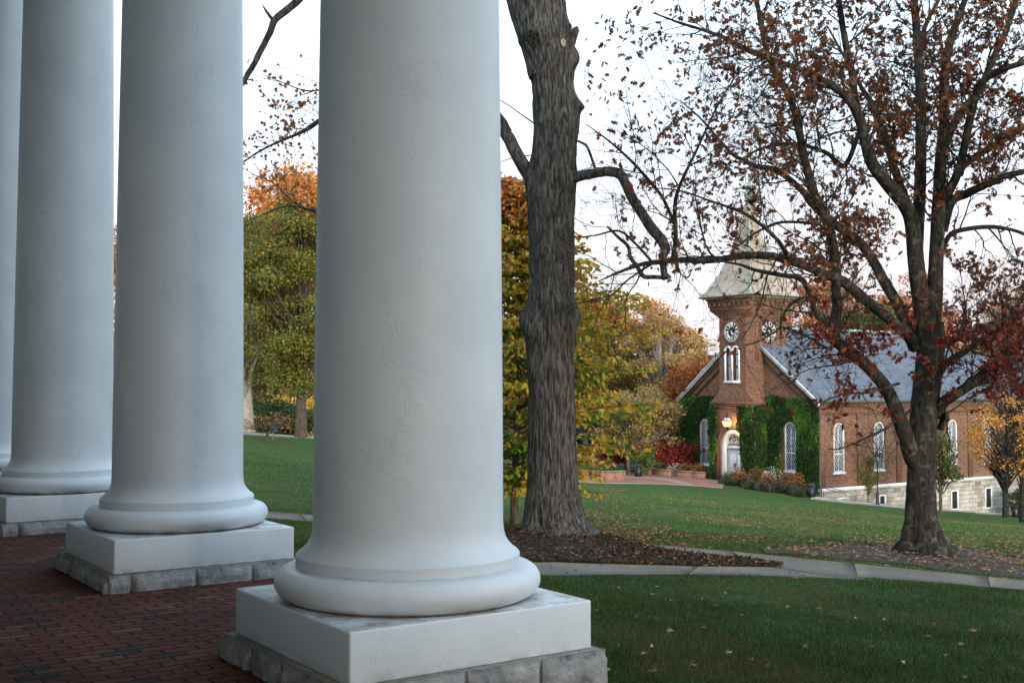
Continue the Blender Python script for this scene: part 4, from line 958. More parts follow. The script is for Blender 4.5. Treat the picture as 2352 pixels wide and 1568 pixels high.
# ---- the big oak on the right
DO = 20.5
oz = gz1(7.26, DO)
oak = thing('oak_tree', 'tall oak with forking dark limbs and rusty red leaves, rooted in bare soil', 'tree', (7.26, DO, oz))
wd = Wood(); RO = random.Random(11); lp_ = []
LIMBS = [
 ([(2120,1272),(2117,1235),(2115,1180),(2115,1120),(2117,1050),(2122,950),(2131,870),(2138,800),(2136,740)], [35,34,32,31,31,31,31,31,32], 0, 0),
 ([(2128,790),(2116,690),(2105,615),(2095,513),(2078,470),(2046,431),(2005,378),(1988,328),(1972,267),(1943,221),(1890,185),(1850,164),(1767,135),(1718,115),(1652,82),(1562,53),(1500,30)], [26,25,23,21,20,19,17,15,14,12,9.5,8.5,7.5,6.5,5,3.5,2], 0, -1.6),
 ([(1972,267),(1962,215),(1956,164),(1939,82),(1927,0),(1915,-90),(1900,-200)], [13,11,10,9,8,6,3], -.4, -1.4),
 ([(2085,478),(2055,390),(2037,328),(2005,246),(1976,197),(1950,150),(1900,60)], [12,11,10,8,6,5,2], .2, 1.8),
 ([(2104,600),(2111,472),(2115,370),(2115,246),(2111,164),(2103,41),(2090,-80),(2070,-220)], [17,16,15,14,12,11,8,4], .3, .8),
 ([(2113,220),(2112,120),(2125,62),(2148,15),(2190,-60)], [8,7,6,5,3], .8, 2.0),
 ([(2140,760),(2146,680),(2150,600),(2156,472),(2161,370),(2168,287),(2168,205),(2176,123),(2201,41),(2240,-60),(2270,-160)], [24,23,20,18,16,14,13,11,9,7,4], 0, -1.0),
 ([(2165,480),(2178,443),(2201,394),(2217,328),(2234,246),(2250,197),(2291,164),(2352,144),(2440,110)], [13,13,12,11,11,10,9,7,4], 0, -2),
 ([(2168,340),(2188,290),(2217,246),(2250,205),(2287,123),(2311,70),(2335,0),(2360,-80)], [12,12,11,10,9,8,7,4], 0, 1.5),
 ([(2165,530),(2185,464),(2220,445),(2258,427),(2305,405),(2352,394),(2450,365)], [14,13,12,11,9,8,4], 0, -1.2),
 ([(2205,400),(2217,378),(2278,337),(2320,312),(2352,295),(2450,250)], [9,9,8,7,6,3], 0, 1.3),
 ([(2158,600),(2168,566),(2185,537),(2225,525),(2278,521),(2315,526),(2352,537),(2440,575)], [8,7,7,6.5,6,5,5,2], 0, -.8),
 ([(2148,820),(2152,802),(2187,782),(2225,764),(2264,749),(2304,735),(2343,717),(2440,670)], [10,10,9.5,9,8,7.5,7,3], 0, 1.4),
 ([(2150,870),(2165,842),(2198,818),(2230,798),(2252,780),(2280,762)], [12,11,10,8,6,3], 0, -1.0),
 ([(2150,950),(2165,925),(2190,908),(2231,881),(2280,838),(2320,808),(2352,782),(2450,715)], [20,16,14,13,12,11,10,4], 0, -1.4),
 ([(2112,1075),(2095,1052),(2078,995),(2043,905),(2010,860),(1975,825),(1940,800),(1918,775),(1917,740),(1924,700),(1920,667),(1921,614),(1911,552),(1898,503),(1872,450),(1849,369),(1828,267),(1808,213),(1775,152),(1759,110),(1738,0),(1720,-120)], [20,23,22,19,17,17,17,16,15,14,13,13,13,14,12,11,9.5,8.5,8,7,6,3], 0, -2.4),
 ([(1920,775),(1908,752),(1875,722),(1862,677),(1839,640),(1790,631),(1735,620),(1701,608),(1658,601)], [10,9,8,8,7,6,5,4,2.5], -1.8, -2.6),
 ([(2100,800),(2090,775),(2062,749),(2013,709),(1963,667),(1931,644),(1898,631),(1832,604),(1767,588),(1701,588),(1635,598),(1570,597),(1510,602),(1470,608),(1415,628),(1375,646)], [15,18,16,15,15,14,13,12,10.5,9.5,8.5,8,7,6,4,2], 0, -3.4),
 ([(1545,598),(1552,545),(1550,480),(1560,430),(1600,345),(1650,240),(1700,160)], [7,6.5,6,5,4,3,1.5], -3, -4),
 ([(1552,520),(1525,460),(1500,425),(1450,370),(1400,325),(1345,285)], [5,4.5,4.5,4,3,1.5], -3, -3.2),
 ([(1500,604),(1455,555),(1420,530),(1370,540),(1330,545)], [4,3.5,3,2.5,1.5], -3, -2.4),
 ([(1813,592),(1797,565),(1780,545),(1744,513),(1701,486),(1635,463),(1560,438),(1480,430)], [6,5.5,5,5,4,3,2.5,1.2], -2.2, -3.5),
 ([(2100,800),(2088,765),(2062,700),(2030,645),(2006,600),(1975,558),(1914,512),(1865,468),(1847,443),(1816,414),(1779,390),(1734,381),(1701,365),(1681,353),(1644,312),(1607,270),(1560,230)], [15,16,15,14,13,13,12,10,9,8,8,7,6,5,4,3,1.5], 0, 2.2),
 ([(1975,300),(1940,380),(1900,352),(1850,335),(1800,330),(1740,345),(1690,375)], [6,7,6,5.5,5,4,2], -.3, 1.5),
 ([(1881,515),(1830,510),(1783,513),(1734,536),(1691,568)], [4.5,4,4,3,2], -2, -1.2),
 ([(1793,769),(1796,732),(1819,696),(1852,683),(1880,690)], [2.5,3.5,4,4,4], -2.6, -2.0),
 ([(1700,795),(1740,785),(1775,765),(1800,752),(1850,770),(1900,800)], [1.5,2.5,3,3,2.5,4], -3, -2),
 ([(2098,935),(2047,976),(1990,1005),(1936,1028),(1900,1032)], [4,3.5,3,2,1], 0, -1.5),
 ([(2065,880),(2000,900),(1940,905),(1890,922)], [4,3.5,2.5,1.2], -.5, -1.6),
 ([(2160,985),(2172,950),(2176,965)], [10,8,5], 0, -.3),
]
for li, (pt, ww, da, db) in enumerate(LIMBS):
    pts = px(pt, DO+da, DO+db); rad = [wpx(x, DO+(da+db)/2)*(2 if li == 0 else 1.7) for x in ww]
    rm = max(rad)
    ns = 110 if li == 0 else (40 if rm > .1 else 16)
    v, f, P, W_ = bark_tube(pts, rad, .03 if rm > .1 else .07, ns, .010 if li == 0 else min(.007, rm*.10), 26 if li == 0 else 40, 4, seed=li, flare=([0, .25, .6, 1.4], [1.25, .42, .14, 0]) if li == 0 else None)
    wd.add(v, f)
    if li == 0: continue
    # twigs
    L = np.linalg.norm(np.diff(P, axis=0), axis=1).sum(); k = int(L*(2.6 if li in (17, 21, 24, 22, 16) else 7 if li in (12, 13, 14) else 6 if li == 15 else 4.4)); m = len(P)
    opt = dict(seg=[.16, .12, .10], wob=.26, up=[.04, .03, .0], lev=3, kids=[1, 1, 0], prob=[1, 1, 0], ang=.8, rmin=.0028, leaves=[0, 9, 11], lsp=.055)
    for j in range(k):
        t = .18+.82*(j+RO.random())/k; i = min(m-2, int(t*(m-1))); T = Vector(P[i+1]-P[i]).normalized()
        if li in (1, 17, 22) and t < .35: continue
        if li == 15 and t < .22: continue
        ax = T.cross(rnd_unit(RO)).normalized(); a = RO.uniform(.6, 1.25); d = T*math.cos(a)+ax*math.sin(a)
        grow(RO, wd, lp_, Vector(P[i]), d, RO.uniform(.6, 1.8)*(1.1-.35*t)*(1.5 if li in (17, 18, 19, 20, 21, 22, 1, 24) and t > .4 else 1), min(.018, W_[i]*.45), 0, opt)
# small tufts of twigs low on the trunk side
wd.build('trunk', M['bark2'], oak)
def oak_cols(P_, rs):
    n = len(P_); c = palette(rs, n, [(5, (.20, .070, .028)), (4, (.28, .095, .035)), (2, (.33, .15, .05)), (2, (.12, .05, .03)), (1, (.27, .045, .02))])
    low = (P_[:, 2] < EYE+1.3) & (P_[:, 0] > 4.5)
    r2 = palette(rs, n, [(5, (.24, .030, .016)), (3, (.31, .07, .02)), (2, (.13, .03, .018))]); return np.where(low[:, None], r2, c)
rs = np.random.RandomState(2)
LP = np.array([tuple(p) for p in lp_])
# clustered: keep leaves where a coarse noise says so
keep = (fbm(LP*1.5, 31, 3)+rs.uniform(-.05, .05, len(LP))) > .455
vx_ = 1176+F*LP[:, 0]/LP[:, 1]
vyk = 882-F*(LP[:, 2]-EYE)/LP[:, 1]; low_ = (vyk > 740) & (vyk < 935) & (vx_ > 1900)
keep = np.where(low_, fbm(LP*1.1, 37, 3) > .37, keep)
keep &= (fbm(LP*3.1, 53, 2) > .30)
keep &= (rs.rand(len(LP)) < np.where(low_, .55, np.interp(vx_, [1350, 1500, 1650, 1900, 2100, 2352], [.05, .14, .25, .42, .5, .55])))
vy_ = 882-F*(LP[:, 2]-EYE)/LP[:, 1]
keep &= (vx_ > 1345) & (rs.rand(len(LP)) < np.interp(vy_, [900, 950, 1000, 1060], [1, .5, .2, 0])) & ~((vx_ < 2060) & (vy_ > 620) & (rs.rand(len(LP)) < .55))
LP = LP[keep]
leaves_mesh('crown', LP, rs.uniform(.07, .13, len(LP)), oak_cols(LP, rs)*np.array([.56, .60, .66]), OAK, M['leaf'], oak, 3, droop=.25)
print('oak leaves', len(LP), 'wood', wd.b)
# ---- the old furrowed tree in the mulch bed
DM = 19.0; mz = gz1(.74, DM)
old = thing('old_maple_tree', 'old thick trunk with furrowed grey bark, burls and broken limbs standing in the mulch', 'tree', (.74, DM, mz))
wd = Wood(); RM = random.Random(5); lp_ = []
rows = [(1238,1208,1344),(1225,1203,1345),(1208,1201,1344),(1162,1205,1333),(1101,1208,1328),(1010,1211,1324),(907,1213,1321),(830,1209,1317),(791,1208,1318),(762,1208,1320),(733,1209,1321),(700,1211,1321),(675,1214,1320),(636,1217,1319),(520,1213,1319),(450,1212,1322),(410,1216,1325),(375,1220,1324),(328,1227,1324),(285,1226,1330),(255,1224,1326),(230,1223,1325),(190,1222,1318),(150,1211,1322),(120,1204,1317),(80,1188,1313),(45,1180,1303),(10,1176,1300)]
pts = [wp((a+b)/2, y, DM) for y, a, b in rows]; rad = [wpx(b-a, DM) for y, a, b in rows]
zy = lambda y: wp(1260, y, DM)[2]
v, f, P, W_ = bark_tube(pts, rad, .018, 230, .030, 17, 1.9, seed=3, flare=([0, .12, .35, .8], [.62, .30, .10, 0]),
    burls=[(zy(738), math.pi, .13, .22, .12), (zy(765), -2.4, .07, .18, .1), (zy(722), .05, .11, .16, .10), (zy(705), -.9, .06, .15, .08), (zy(250), .0, .13, .13, .10), (zy(415), math.pi, .09, .2, .15), (zy(140), .1, .10, .12, .12), (zy(90), -1.9, .07, .15, .12), (zy(300), -1.2, .04, .2, .1)]); wd.add(v, f)
def limb(pt, ww, da, db, ns=70, amp=.012, st=.03, fh=18):
    v, f, P, W_ = bark_tube(px(pt, DM+da, DM+db), [wpx(x, DM) for x in ww], st, ns, amp, fh, 3, seed=len(wd.vs)+20); wd.add(v, f); return P, W_
limb([(1243,175),(1226,95),(1205,35),(1190,-10),(1160,-80),(1110,-190),(1040,-280)], [56,66,66,60,52,46,40], -.05, .3, 130, .014)
limb([(1252,110),(1256,50),(1257,0),(1258,-80),(1270,-200),(1290,-330)], [82,68,58,52,44,30], .05, -.4, 130, .014)
limb([(1292,140),(1306,108),(1316,84),(1323,68),(1326,62)], [34,28,22,18,5], -.15, -.25, 50, .012)
limb([(1285,95),(1300,78),(1309,60),(1311,54)], [24,20,12,3], -.2, -.3, 40, .01)
P, W_ = limb([(1300,412),(1330,404),(1365,398),(1400,394),(1425,402),(1440,428),(1455,460),(1478,495),(1500,528),(1520,552),(1528,572),(1523,592),(1524,618),(1527,640)], [32,25,23,23,23,22,22,22,23,24,24,16,17,17], -.1, -.9)
P2, _ = limb([(1527,637),(1505,636),(1478,634),(1462,610),(1448,590),(1442,565),(1420,545),(1395,520)], [11,10,10,9,9,8,7,5], -.9, -.3, 20, .004)
limb([(1370,396),(1362,372),(1350,340),(1340,330),(1322,322)], [7,7,6,6,5], -.2, -.1, 14, .003)
PL, WL = limb([(1250,440),(1218,405),(1190,360),(1165,312),(1135,262),(1070,225),(990,215),(900,228),(820,250),(745,272),(700,300),(650,322),(600,345),(560,372),(520,400)], [40,34,30,28,26,22,19,16,14,12,9,7,6,4,2], 0, 1.0)
PU, WU = limb([(1110,-190),(1020,-260),(900,-250),(800,-150),(735,-60),(690,-5),(660,22),(632,46),(620,75),(598,118),(585,145),(565,178),(550,205)], [44,38,32,26,20,17,16,15,14,13,12,11,8], .3, -.2)
limb([(628,48),(620,38),(610,24),(602,10)], [9,8,6,2], 0, 0, 14, .003)
P3, _ = limb([(762,470),(735,482),(700,478),(665,456),(640,430),(612,412),(575,400)], [4.5,4,4,4,3,2.5,1.5], .8, 1.2, 12, .002)
P4, _ = limb([(1000,410),(880,470),(790,515),(730,490),(680,475),(640,478),(600,495),(560,508)], [10,8,6,5,4,4,3,2], .9, 1.2, 12, .002)
P5, _ = limb([(990,216),(900,160),(820,190),(745,205),(700,208),(650,190),(600,170)], [10,7,5,4,3.5,2.5,1.5], .5, .8, 12, .002)
P6, _ = limb([(1175,300),(1150,262),(1140,240)], [3,2.5,1.5], .1, .2, 8, .001)
limb([(1229,285),(1200,265),(1165,240),(1120,215)], [3.5,3,2.5,2], .2, .1, 8, .001)
limb([(1240,354),(1210,358),(1180,362),(1150,372)], [3,2.5,2.5,2], .2, .3, 8, .001)
opt = dict(seg=[.16, .12, .10], wob=.24, up=[.05, .03, .0], lev=3, kids=[1, 1, 0], prob=[.85, .7, 0], ang=.85, rmin=.0032, leaves=[0, 2, 2], lsp=.06)
for (P, t0, dens) in ((PL, .55, 9), (P3, .1, 6), (P4, .3, 6), (P5, .2, 8), (P2, .2, 3), (PU, .8, .3)):
    L = np.linalg.norm(np.diff(P, axis=0), axis=1).sum()*(1-t0); m = len(P)
    for j in range(int(L*dens)):
        t = t0+(1-t0)*RM.random(); i = min(m-2, int(t*(m-1))); T = Vector(P[i+1]-P[i]).normalized()
        ax = T.cross(rnd_unit(RM)).normalized(); a = RM.uniform(.5, 1.2); grow(RM, wd, lp_, Vector(P[i]), T*math.cos(a)+ax*math.sin(a), RM.uniform(.4, 1.1), .008, 0, opt)
wd.build('trunk', M['bark1'], old)
# pruning wounds: a dark knot hole and pale cut faces
def scar(name, vx, vy, rx, rz, mat, dd=-.40):
    c = wp(vx, vy, DM+dd); vs = []; n = 20
    for r_, yy in ((1.25, .03), (1.0, -.02), (.8, -.012), (.01, .015)):
        for k in range(n): a = 2*math.pi*k/n; vs.append((c[0]+rx*r_*math.cos(a)*(1+.08*math.sin(3*a)), c[1]+yy, c[2]+rz*r_*math.sin(a)))
    mk(name, vs, [(j*n+k, j*n+(k+1) % n, (j+1)*n+(k+1) % n, (j+1)*n+k) for j in range(3) for k in range(n)], mat, old, smooth=True)
scar('knot_hole', 1219, 75, .035, .05, M['clockblack'], -.43)
scar('pruning_scar', 1294, 98, .035, .06, mat_plain('pale cut wood', (.36, .31, .22), .8, .2, 20), -.36)
rs = np.random.RandomState(4); LP = np.array([tuple(p) for p in lp_])
LP = LP[(fbm(LP*1.2, 3, 2)+rs.uniform(-.1, .1, len(LP))) > .40]
leaves_mesh('crown', LP, rs.uniform(.06, .12, len(LP)), palette(rs, len(LP), [(5, (.33, .13, .035)), (3, (.24, .075, .03)), (3, (.40, .20, .05)), (1, (.15, .04, .03))]), MAPLE, M['leaf'], old, 5, droop=.3)
print('old tree leaves', len(LP))
# ---- young tree with broad drooping yellow-green leaves behind the old trunk
DY = 24.0; bx = wp(1182, 1205, DY)[0]; bz = gz1(bx, DY)
yt = thing('young_beech_tree', 'young tree with layered green and yellow leaves right behind the old trunk', 'tree', (bx, DY, bz))
wd = Wood(); RY = random.Random(8); lv = []; ax_ = []
top = Vector((bx+.15, DY, wp(1200, 425, DY)[2])); base = Vector((bx, DY, bz-.1))
sp_, sr_ = spline([base, base+Vector((0, 0, .9)), base+Vector((.08, .05, 2.6)), base+Vector((.15, 0, 4.6)), top], [.095, .075, .065, .045, .01], .1)
v, f, _, _ = bark_tube([tuple(p) for p in sp_], list(sr_), .05, 36, .004, 30, 5); wd.add(v, f)
H0, H1 = bz+.75, top.z
def ext(h): return float(np.interp(h, [0, .08, .22, .38, .48, .6, .75, .9, 1], [1.5, 2.6, 3.1, 3.0, 2.7, 1.8, 1.35, .8, .2]))
nb = 225
for i in range(nb):
    h = (i+.5)/nb; z = H0+(H1-H0)*h; az = i*2.399+RY.uniform(-.3, .3); L = ext(h)*RY.uniform(.8, 1.12)
    d = Vector((math.cos(az), math.sin(az), RY.uniform(.08, .3)+.5*h)); k = int(np.argmin(np.abs(sp_[:, 2]-z))); p = Vector(sp_[k])
    pts = [p.copy()]; n = 9; rr = .02*(1-.6*h)
    for j in range(n):
        d = (d.normalized()+Vector((RY.uniform(-.12, .12), RY.uniform(-.12, .12), -.035))).normalized(); p = p+d*L/n; pts.append(p.copy())
        if j >= 1:
            for sd_ in (-1, 1):
                if RY.random() < .9:
                    t = (d.cross(Vector((0, 0, 1))).normalized()*sd_+d*RY.uniform(.4, .9)+Vector((0, 0, RY.uniform(-.1, .15)))).normalized(); l2 = RY.uniform(.3, .85)*(1.15-j/n)
                    q = p.copy(); tp = [q.copy()]; ns = max(2, int(l2/.09))
                    for u_ in range(ns):
                        t = (t+Vector((RY.uniform(-.1, .1), RY.uniform(-.1, .1), -.03))).normalized(); q = q+t*l2/ns; tp.append(q.copy())
                        for _ in range(2): lv.append(q+rnd_unit(RY)*.07+Vector((0, 0, -.04))); ax_.append(t)
                    wd.tube([tuple(x) for x in tp], list(np.linspace(.006, .003, len(tp))), 3)
        lv.append(p+rnd_unit(RY)*.05); ax_.append(d)
    wd.tube([tuple(x) for x in pts], list(np.linspace(rr, .004, len(pts))), 5)
wd.build('trunk', M['bark3'], yt)
lv = np.array([tuple(p) for p in lv]); ax_ = np.array([tuple(a) for a in ax_]); rs = np.random.RandomState(6); n = len(lv)
hh = (lv[:, 2]-H0)/(H1-H0); ro = np.hypot(lv[:, 0]-bx, lv[:, 1]-DY)/np.maximum([ext(x) for x in np.clip(hh, 0, 1)], .3)
g = palette(rs, n, [(5, (.09, .18, .018)), (3, (.16, .25, .022)), (1, (.05, .10, .014))]); y = palette(rs, n, [(5, (.46, .33, .03)), (3, (.52, .29, .04)), (2, (.28, .30, .03)), (1, (.48, .19, .04))]); rr_ = palette(rs, n, [(3, (.50, .17, .04)), (3, (.34, .08, .03)), (3, (.52, .32, .04))])
s_ = fbm(lv*1.3, 77, 2)*1.5-.55+ro*.75+hh*.45+rs.uniform(-.25, .25, n)
c = np.where((s_ > .54)[:, None], y, g); c = np.where((hh+rs.uniform(-.09, .09, n) > .85)[:, None], rr_, c)
leaves_mesh('crown', lv, rs.uniform(.10, .165, n), c, OVAL, M['leaf'], yt, 7, droop=.75, axis=ax_)
print('young leaves', n)
# ------------------------------------------------------------------ background trees
def clump_tree(name, label, cat, base, H, rx, ry, z0f, pal, seed, nclump=60, nleaf=14000, lsize=.22, trunk_r=.22, bark='bark3', clr=.85, shape='dome', top_pal=None, group=None, gap=.0, wood_n=5, leafshape=None, fol='crown', cx=0.0, minz=None, inner=.35):
    rng = random.Random(seed); rs = np.random.RandomState(seed)
    b = Vector(base); root = thing(name, label, cat, base, 0, group)
    C_ = []
    while len(C_) < nclump:
        q = rnd_unit(rng); rr = rng.uniform(inner, 1)**.6; h = .5+.5*q.z*rr
        if shape == 'cone': wv = 1.15-h*1.0
        elif shape == 'column': wv = min(1, .55+h)*(1 if h < .7 else 1-(h-.7)*1.8)
        elif shape == 'vase': wv = .45+.75*h if h < .75 else 1.0-(h-.75)*1.6
        else: wv = 1
        z = H*(z0f+(1-z0f)*h)
        wob = 1+.28*math.sin(3*math.atan2(q.y, q.x)+seed)+.15*math.sin(5*h*3+seed)
        C_.append(Vector((b.x+cx+q.x*rr*rx*wv*wob, b.y+q.y*rr*ry*wv*wob, b.z+z)))
    wd = Wood(); th = H*min(.92, z0f+.75*(1-z0f))
    lean = Vector((rng.uniform(-.4, .4)+cx*.6, rng.uniform(-.3, .3), 0))
    sp, sr = spline([b-Vector((0, 0, .2)), b+Vector((0, 0, H*.12)), b+lean*.4+Vector((0, 0, th*.5)), b+lean+Vector((0, 0, th))], [trunk_r*1.35, trunk_r, trunk_r*.7, trunk_r*.18], .4)
    wd.tube([tuple(p) for p in sp], list(sr), 10)
    for ci, c in enumerate(C_):
        if nclump >= 120 and ci % 5 > 1: continue
        hz = max(.12*H, (c.z-b.z)*rng.uniform(.35, .7)); k = int(np.argmin(np.abs(sp[:, 2]-b.z-hz))); p = Vector(sp[k]); m = p.lerp(c, .5)+Vector((0, 0, .08*H*rng.uniform(.2, 1)))
        pts = [p*(1-t)**2+m*2*t*(1-t)+c*t*t+rnd_unit(rng)*.12*(t*(1-t))*4 for t in np.linspace(0, 1, 7)]
        wd.tube([tuple(x) for x in pts], list(np.linspace(sr[k]*.38+.01, .012, 7)), 4)
        for _ in range(wood_n):
            i = rng.randint(2, 6); q = pts[i]; d = rnd_unit(rng); d.z = abs(d.z)*.8; L = rng.uniform(.3, 1)*clr*1.4
            wd.tube([tuple(q), tuple(q+d*L*.5+rnd_unit(rng)*.05), tuple(q+d*L)], [.018, .012, .006], 3)
    wd.build('trunk', M[bark], root)
    if nleaf:
        Cn = np.array([tuple(c) for c in C_]); wts = rs.uniform(.5, 1.3, len(Cn)); wts /= wts.sum(); i = rs.choice(len(Cn), nleaf, p=wts)
        d = rs.normal(size=(nleaf, 3)); d /= np.linalg.norm(d, axis=1, keepdims=True); r = rs.uniform(0, 1, nleaf)**.45
        cr = clr*rs.uniform(.7, 1.35, len(Cn))[i]
        P = Cn[i]+d*(r*cr)[:, None]*np.array([1.15, 1.15, .72]); P = P+rs.normal(size=P.shape)*lsize*.4
        if gap: P = P[fbm(P*.8, seed, 2) > gap]
        if minz is not None: P = P[P[:, 2] > minz]
        n = len(P); tint = rs.uniform(.75, 1.25, len(Cn))[i[:1]] if False else None
        c = palette(rs, n, pal, .3)
        if top_pal:
            hh = (P[:, 2]-b.z)/H+rs.uniform(-.05, .05, n)+(fbm(P*.25, seed+3, 2)-.37)*.5
            c = np.where((hh > top_pal[0])[:, None], palette(rs, n, top_pal[1], .3), c)
        cl = fbm(P*.45, seed+9, 2); c = c*(.75+.7*cl)[:, None]
        leaves_mesh(fol, P, rs.uniform(.6, 1.35, n)*lsize, c, leafshape or QUAD, M['leaf'], root, seed, curl=.25)
    return root
GREEN = [(4, (.11, .15, .03)), (4, (.17, .19, .04)), (3, (.27, .24, .05)), (1, (.36, .20, .05))]
OLIVE = [(4, (0.21, 0.193, 0.0525)), (3, (0.333, 0.245, 0.07)), (2, (0.158, 0.158, 0.0525)), (1, (0.455, 0.263, 0.0875))]
ORANGE = [(4, (0.525, 0.193, 0.0525)), (3, (0.665, 0.298, 0.0788)), (2, (0.385, 0.131, 0.0525)), (1, (0.735, 0.42, 0.14))]
RUST = [(4, (0.35, 0.149, 0.0613)), (3, (0.455, 0.21, 0.0875)), (2, (0.245, 0.105, 0.0613)), (1, (0.56, 0.315, 0.14))]
RED = [(4, (0.228, 0.0315, 0.0315)), (3, (0.333, 0.0525, 0.0385)), (2, (0.14, 0.0262, 0.0315))]
DARK = [(4, (0.0438, 0.0788, 0.028)), (3, (0.07, 0.105, 0.035)), (1, (0.123, 0.14, 0.0525))]
TAN = [(4, (0.455, 0.315, 0.175)), (3, (0.578, 0.385, 0.21)), (2, (0.35, 0.228, 0.131))]
YEL = [(4, (0.63, 0.385, 0.0613)), (3, (0.735, 0.49, 0.105)), (2, (0.49, 0.263, 0.0525))]
def at(vx, d, vy=None):
    x = wp(vx, 900, d)[0]; z = gz1(x, d) if vy is None else wp(vx, vy, d)[2]; return (x, d, z)
def hgt(vy_top, d, base): return wp(1176, vy_top, d)[2]-base[2]
def T(name, label, vx, d, ytop, rx, pal, seed, vy=None, **k):
    b = at(vx, d, vy); return clump_tree(name, label, k.pop('cat', 'tree'), b, hgt(ytop, d, b), rx, rx*k.pop('ryf', .9), k.pop('z0', .25), pal, seed, **k)
# left gap between the columns
T('broad_maple_tree', 'tall green maple turning yellow and orange, trunk rising at the lawn edge between two columns', 692, 76, 398, 4.6, GREEN, 21, z0=.16, nclump=150, nleaf=75000, lsize=.17, clr=1.05, trunk_r=.34, bark='bark3', gap=.27, top_pal=(.87, ORANGE), shape='column')
T('hillside_maple_tree', 'orange topped tree standing behind the tall green maple', 672, 92, 372, 4.4, ORANGE, 22, z0=.45, nclump=70, nleaf=16000, lsize=.28, clr=1.2)
T('young_maple_tree', 'small brown twiggy tree on a thin trunk in front of the lawn crest path', 612, 68, 955, 1.7, RUST, 23, z0=.45, nclump=26, nleaf=420, lsize=.11, trunk_r=.10, clr=.6)
T('thick_trunked_tree', 'thick leaning grey trunk beside the second column, with green and amber leaves above', 560, 80, 540, 4.3, GREEN, 24, z0=.24, nclump=80, nleaf=36000, lsize=.18, trunk_r=.62, clr=1.1, bark='palebark', top_pal=(.55, OLIVE), gap=.28)
T('evergreen_shrub', 'dark evergreen shrub under the tall green maple', 652, 84, 925, 2.6, DARK, 25, z0=.02, nclump=40, nleaf=9000, lsize=.2, clr=.8, cat='shrub')
T('evergreen_shrub', 'dark evergreen shrub beside the thick leaning trunk', 600, 88, 948, 2.4, DARK, 26, z0=.02, nclump=36, nleaf=7000, lsize=.2, clr=.8, cat='shrub')
T('golden_tree', 'low golden tree just left of the nearest column, behind the tall green maple', 735, 95, 905, 3.4, YEL, 27, z0=.05, nclump=40, nleaf=9000, lsize=.22, clr=.9)
T('rust_oak_tree', 'rust brown tree glimpsed in the narrow slit left of the second column', 250, 95, 520, 6.5, RUST, 28, z0=.1, nclump=90, nleaf=22000, lsize=.3, clr=1.4)
T('tan_tree', 'bare tan tree far behind the thick leaning trunk', 585, 125, 720, 6, TAN, 29, z0=.2, nclump=60, nleaf=7000, lsize=.3, clr=1.3, bark='palebark', wood_n=9)
T('olive_tree', 'olive green tree far behind the tall green maple, low over the path', 700, 120, 790, 7, OLIVE, 30, z0=.05, nclump=80, nleaf=16000, lsize=.32, clr=1.5)
# between the old trunk and the chapel
T('olive_maple_tree', 'rounded olive and amber tree, its top just right of the old trunk', 1400, 125, 672, 7.5, [(4, (.26, .22, .05)), (3, (.42, .28, .07)), (2, (.5, .24, .07)), (1, (.17, .17, .05))], 41, z0=.12, nclump=150, nleaf=42000, lsize=.30, clr=1.4, top_pal=(.82, ORANGE), trunk_r=.3)
T('amber_tree', 'amber tree behind the rounded olive tree, its crown partly hidden by the old trunk', 1270, 135, 640, 8, ORANGE, 42, z0=.2, nclump=90, nleaf=24000, lsize=.32, clr=1.6)
T('pale_sycamore_tree', 'tall sparse sycamore with pale twisting limbs and light tan leaves left of the chapel', 1522, 118, 690, 4.6, [(3, (.52, .33, .12)), (3, (.6, .40, .16)), (2, (.42, .2, .08))], 43, z0=.25, nclump=90, nleaf=13000, lsize=.24, clr=1.0, bark='palebark', trunk_r=.34, wood_n=9, shape='vase')
T('grey_sycamore_tree', 'sparse pale limbed tree nearest the chapel gable, against the blue hill', 1588, 122, 765, 3.2, TAN, 44, z0=.25, nclump=60, nleaf=6500, lsize=.22, clr=.9, bark='palebark', trunk_r=.24, wood_n=9, shape='vase')
T('orange_oak_tree', 'dense orange brown tree pressing against the left side of the chapel', 1606, 112, 800, 3.4, [(4, (0.49, 0.175, 0.056)), (3, (0.595, 0.263, 0.0875)), (2, (0.35, 0.131, 0.0613))], 45, z0=.06, nclump=130, nleaf=30000, lsize=.24, clr=.95, cx=.3)
T('brown_thicket_tree', 'brown leafed tree with fine grey branches behind the yellow beech leaves', 1480, 104, 890, 4.0, [(3, (.30, .20, .08)), (3, (.36, .24, .08)), (2, (.16, .14, .06))], 46, z0=.08, nclump=110, nleaf=17000, lsize=.22, clr=.9, bark='palebark', wood_n=8, trunk_r=.22)
T('dark_cedar_tree', 'dark green tree low between the orange tree and the bare thicket', 1545, 108, 940, 2.4, DARK, 47, z0=.04, nclump=50, nleaf=11000, lsize=.2, clr=.8)
T('japanese_maple_tree', 'dark red spreading maple beside the left end of the chapel', 1558, 103, 1003, 2.5, RED, 48, z0=.12, nclump=60, nleaf=15000, lsize=.15, clr=.62, bark='bark3', trunk_r=.12)
T('japanese_maple_tree', 'dark red small maple in front of the white house left of the slender trunk', 1400, 106, 1012, 1.6, RED, 49, z0=.3, nclump=34, nleaf=5500, lsize=.15, clr=.55, trunk_r=.09)
T('japanese_maple_tree', 'dark red maple sprays right beside the slender bare trunk', 1436, 108, 1020, 1.4, RED, 50, z0=.35, nclump=26, nleaf=3500, lsize=.15, clr=.5, trunk_r=.07)
T('slender_tree', 'slender brown trunk with amber leaves standing left of the black litter bin', 1442, 101, 900, 2.8, OLIVE, 51, z0=.35, nclump=50, nleaf=5000, lsize=.18, clr=.7, trunk_r=.17)
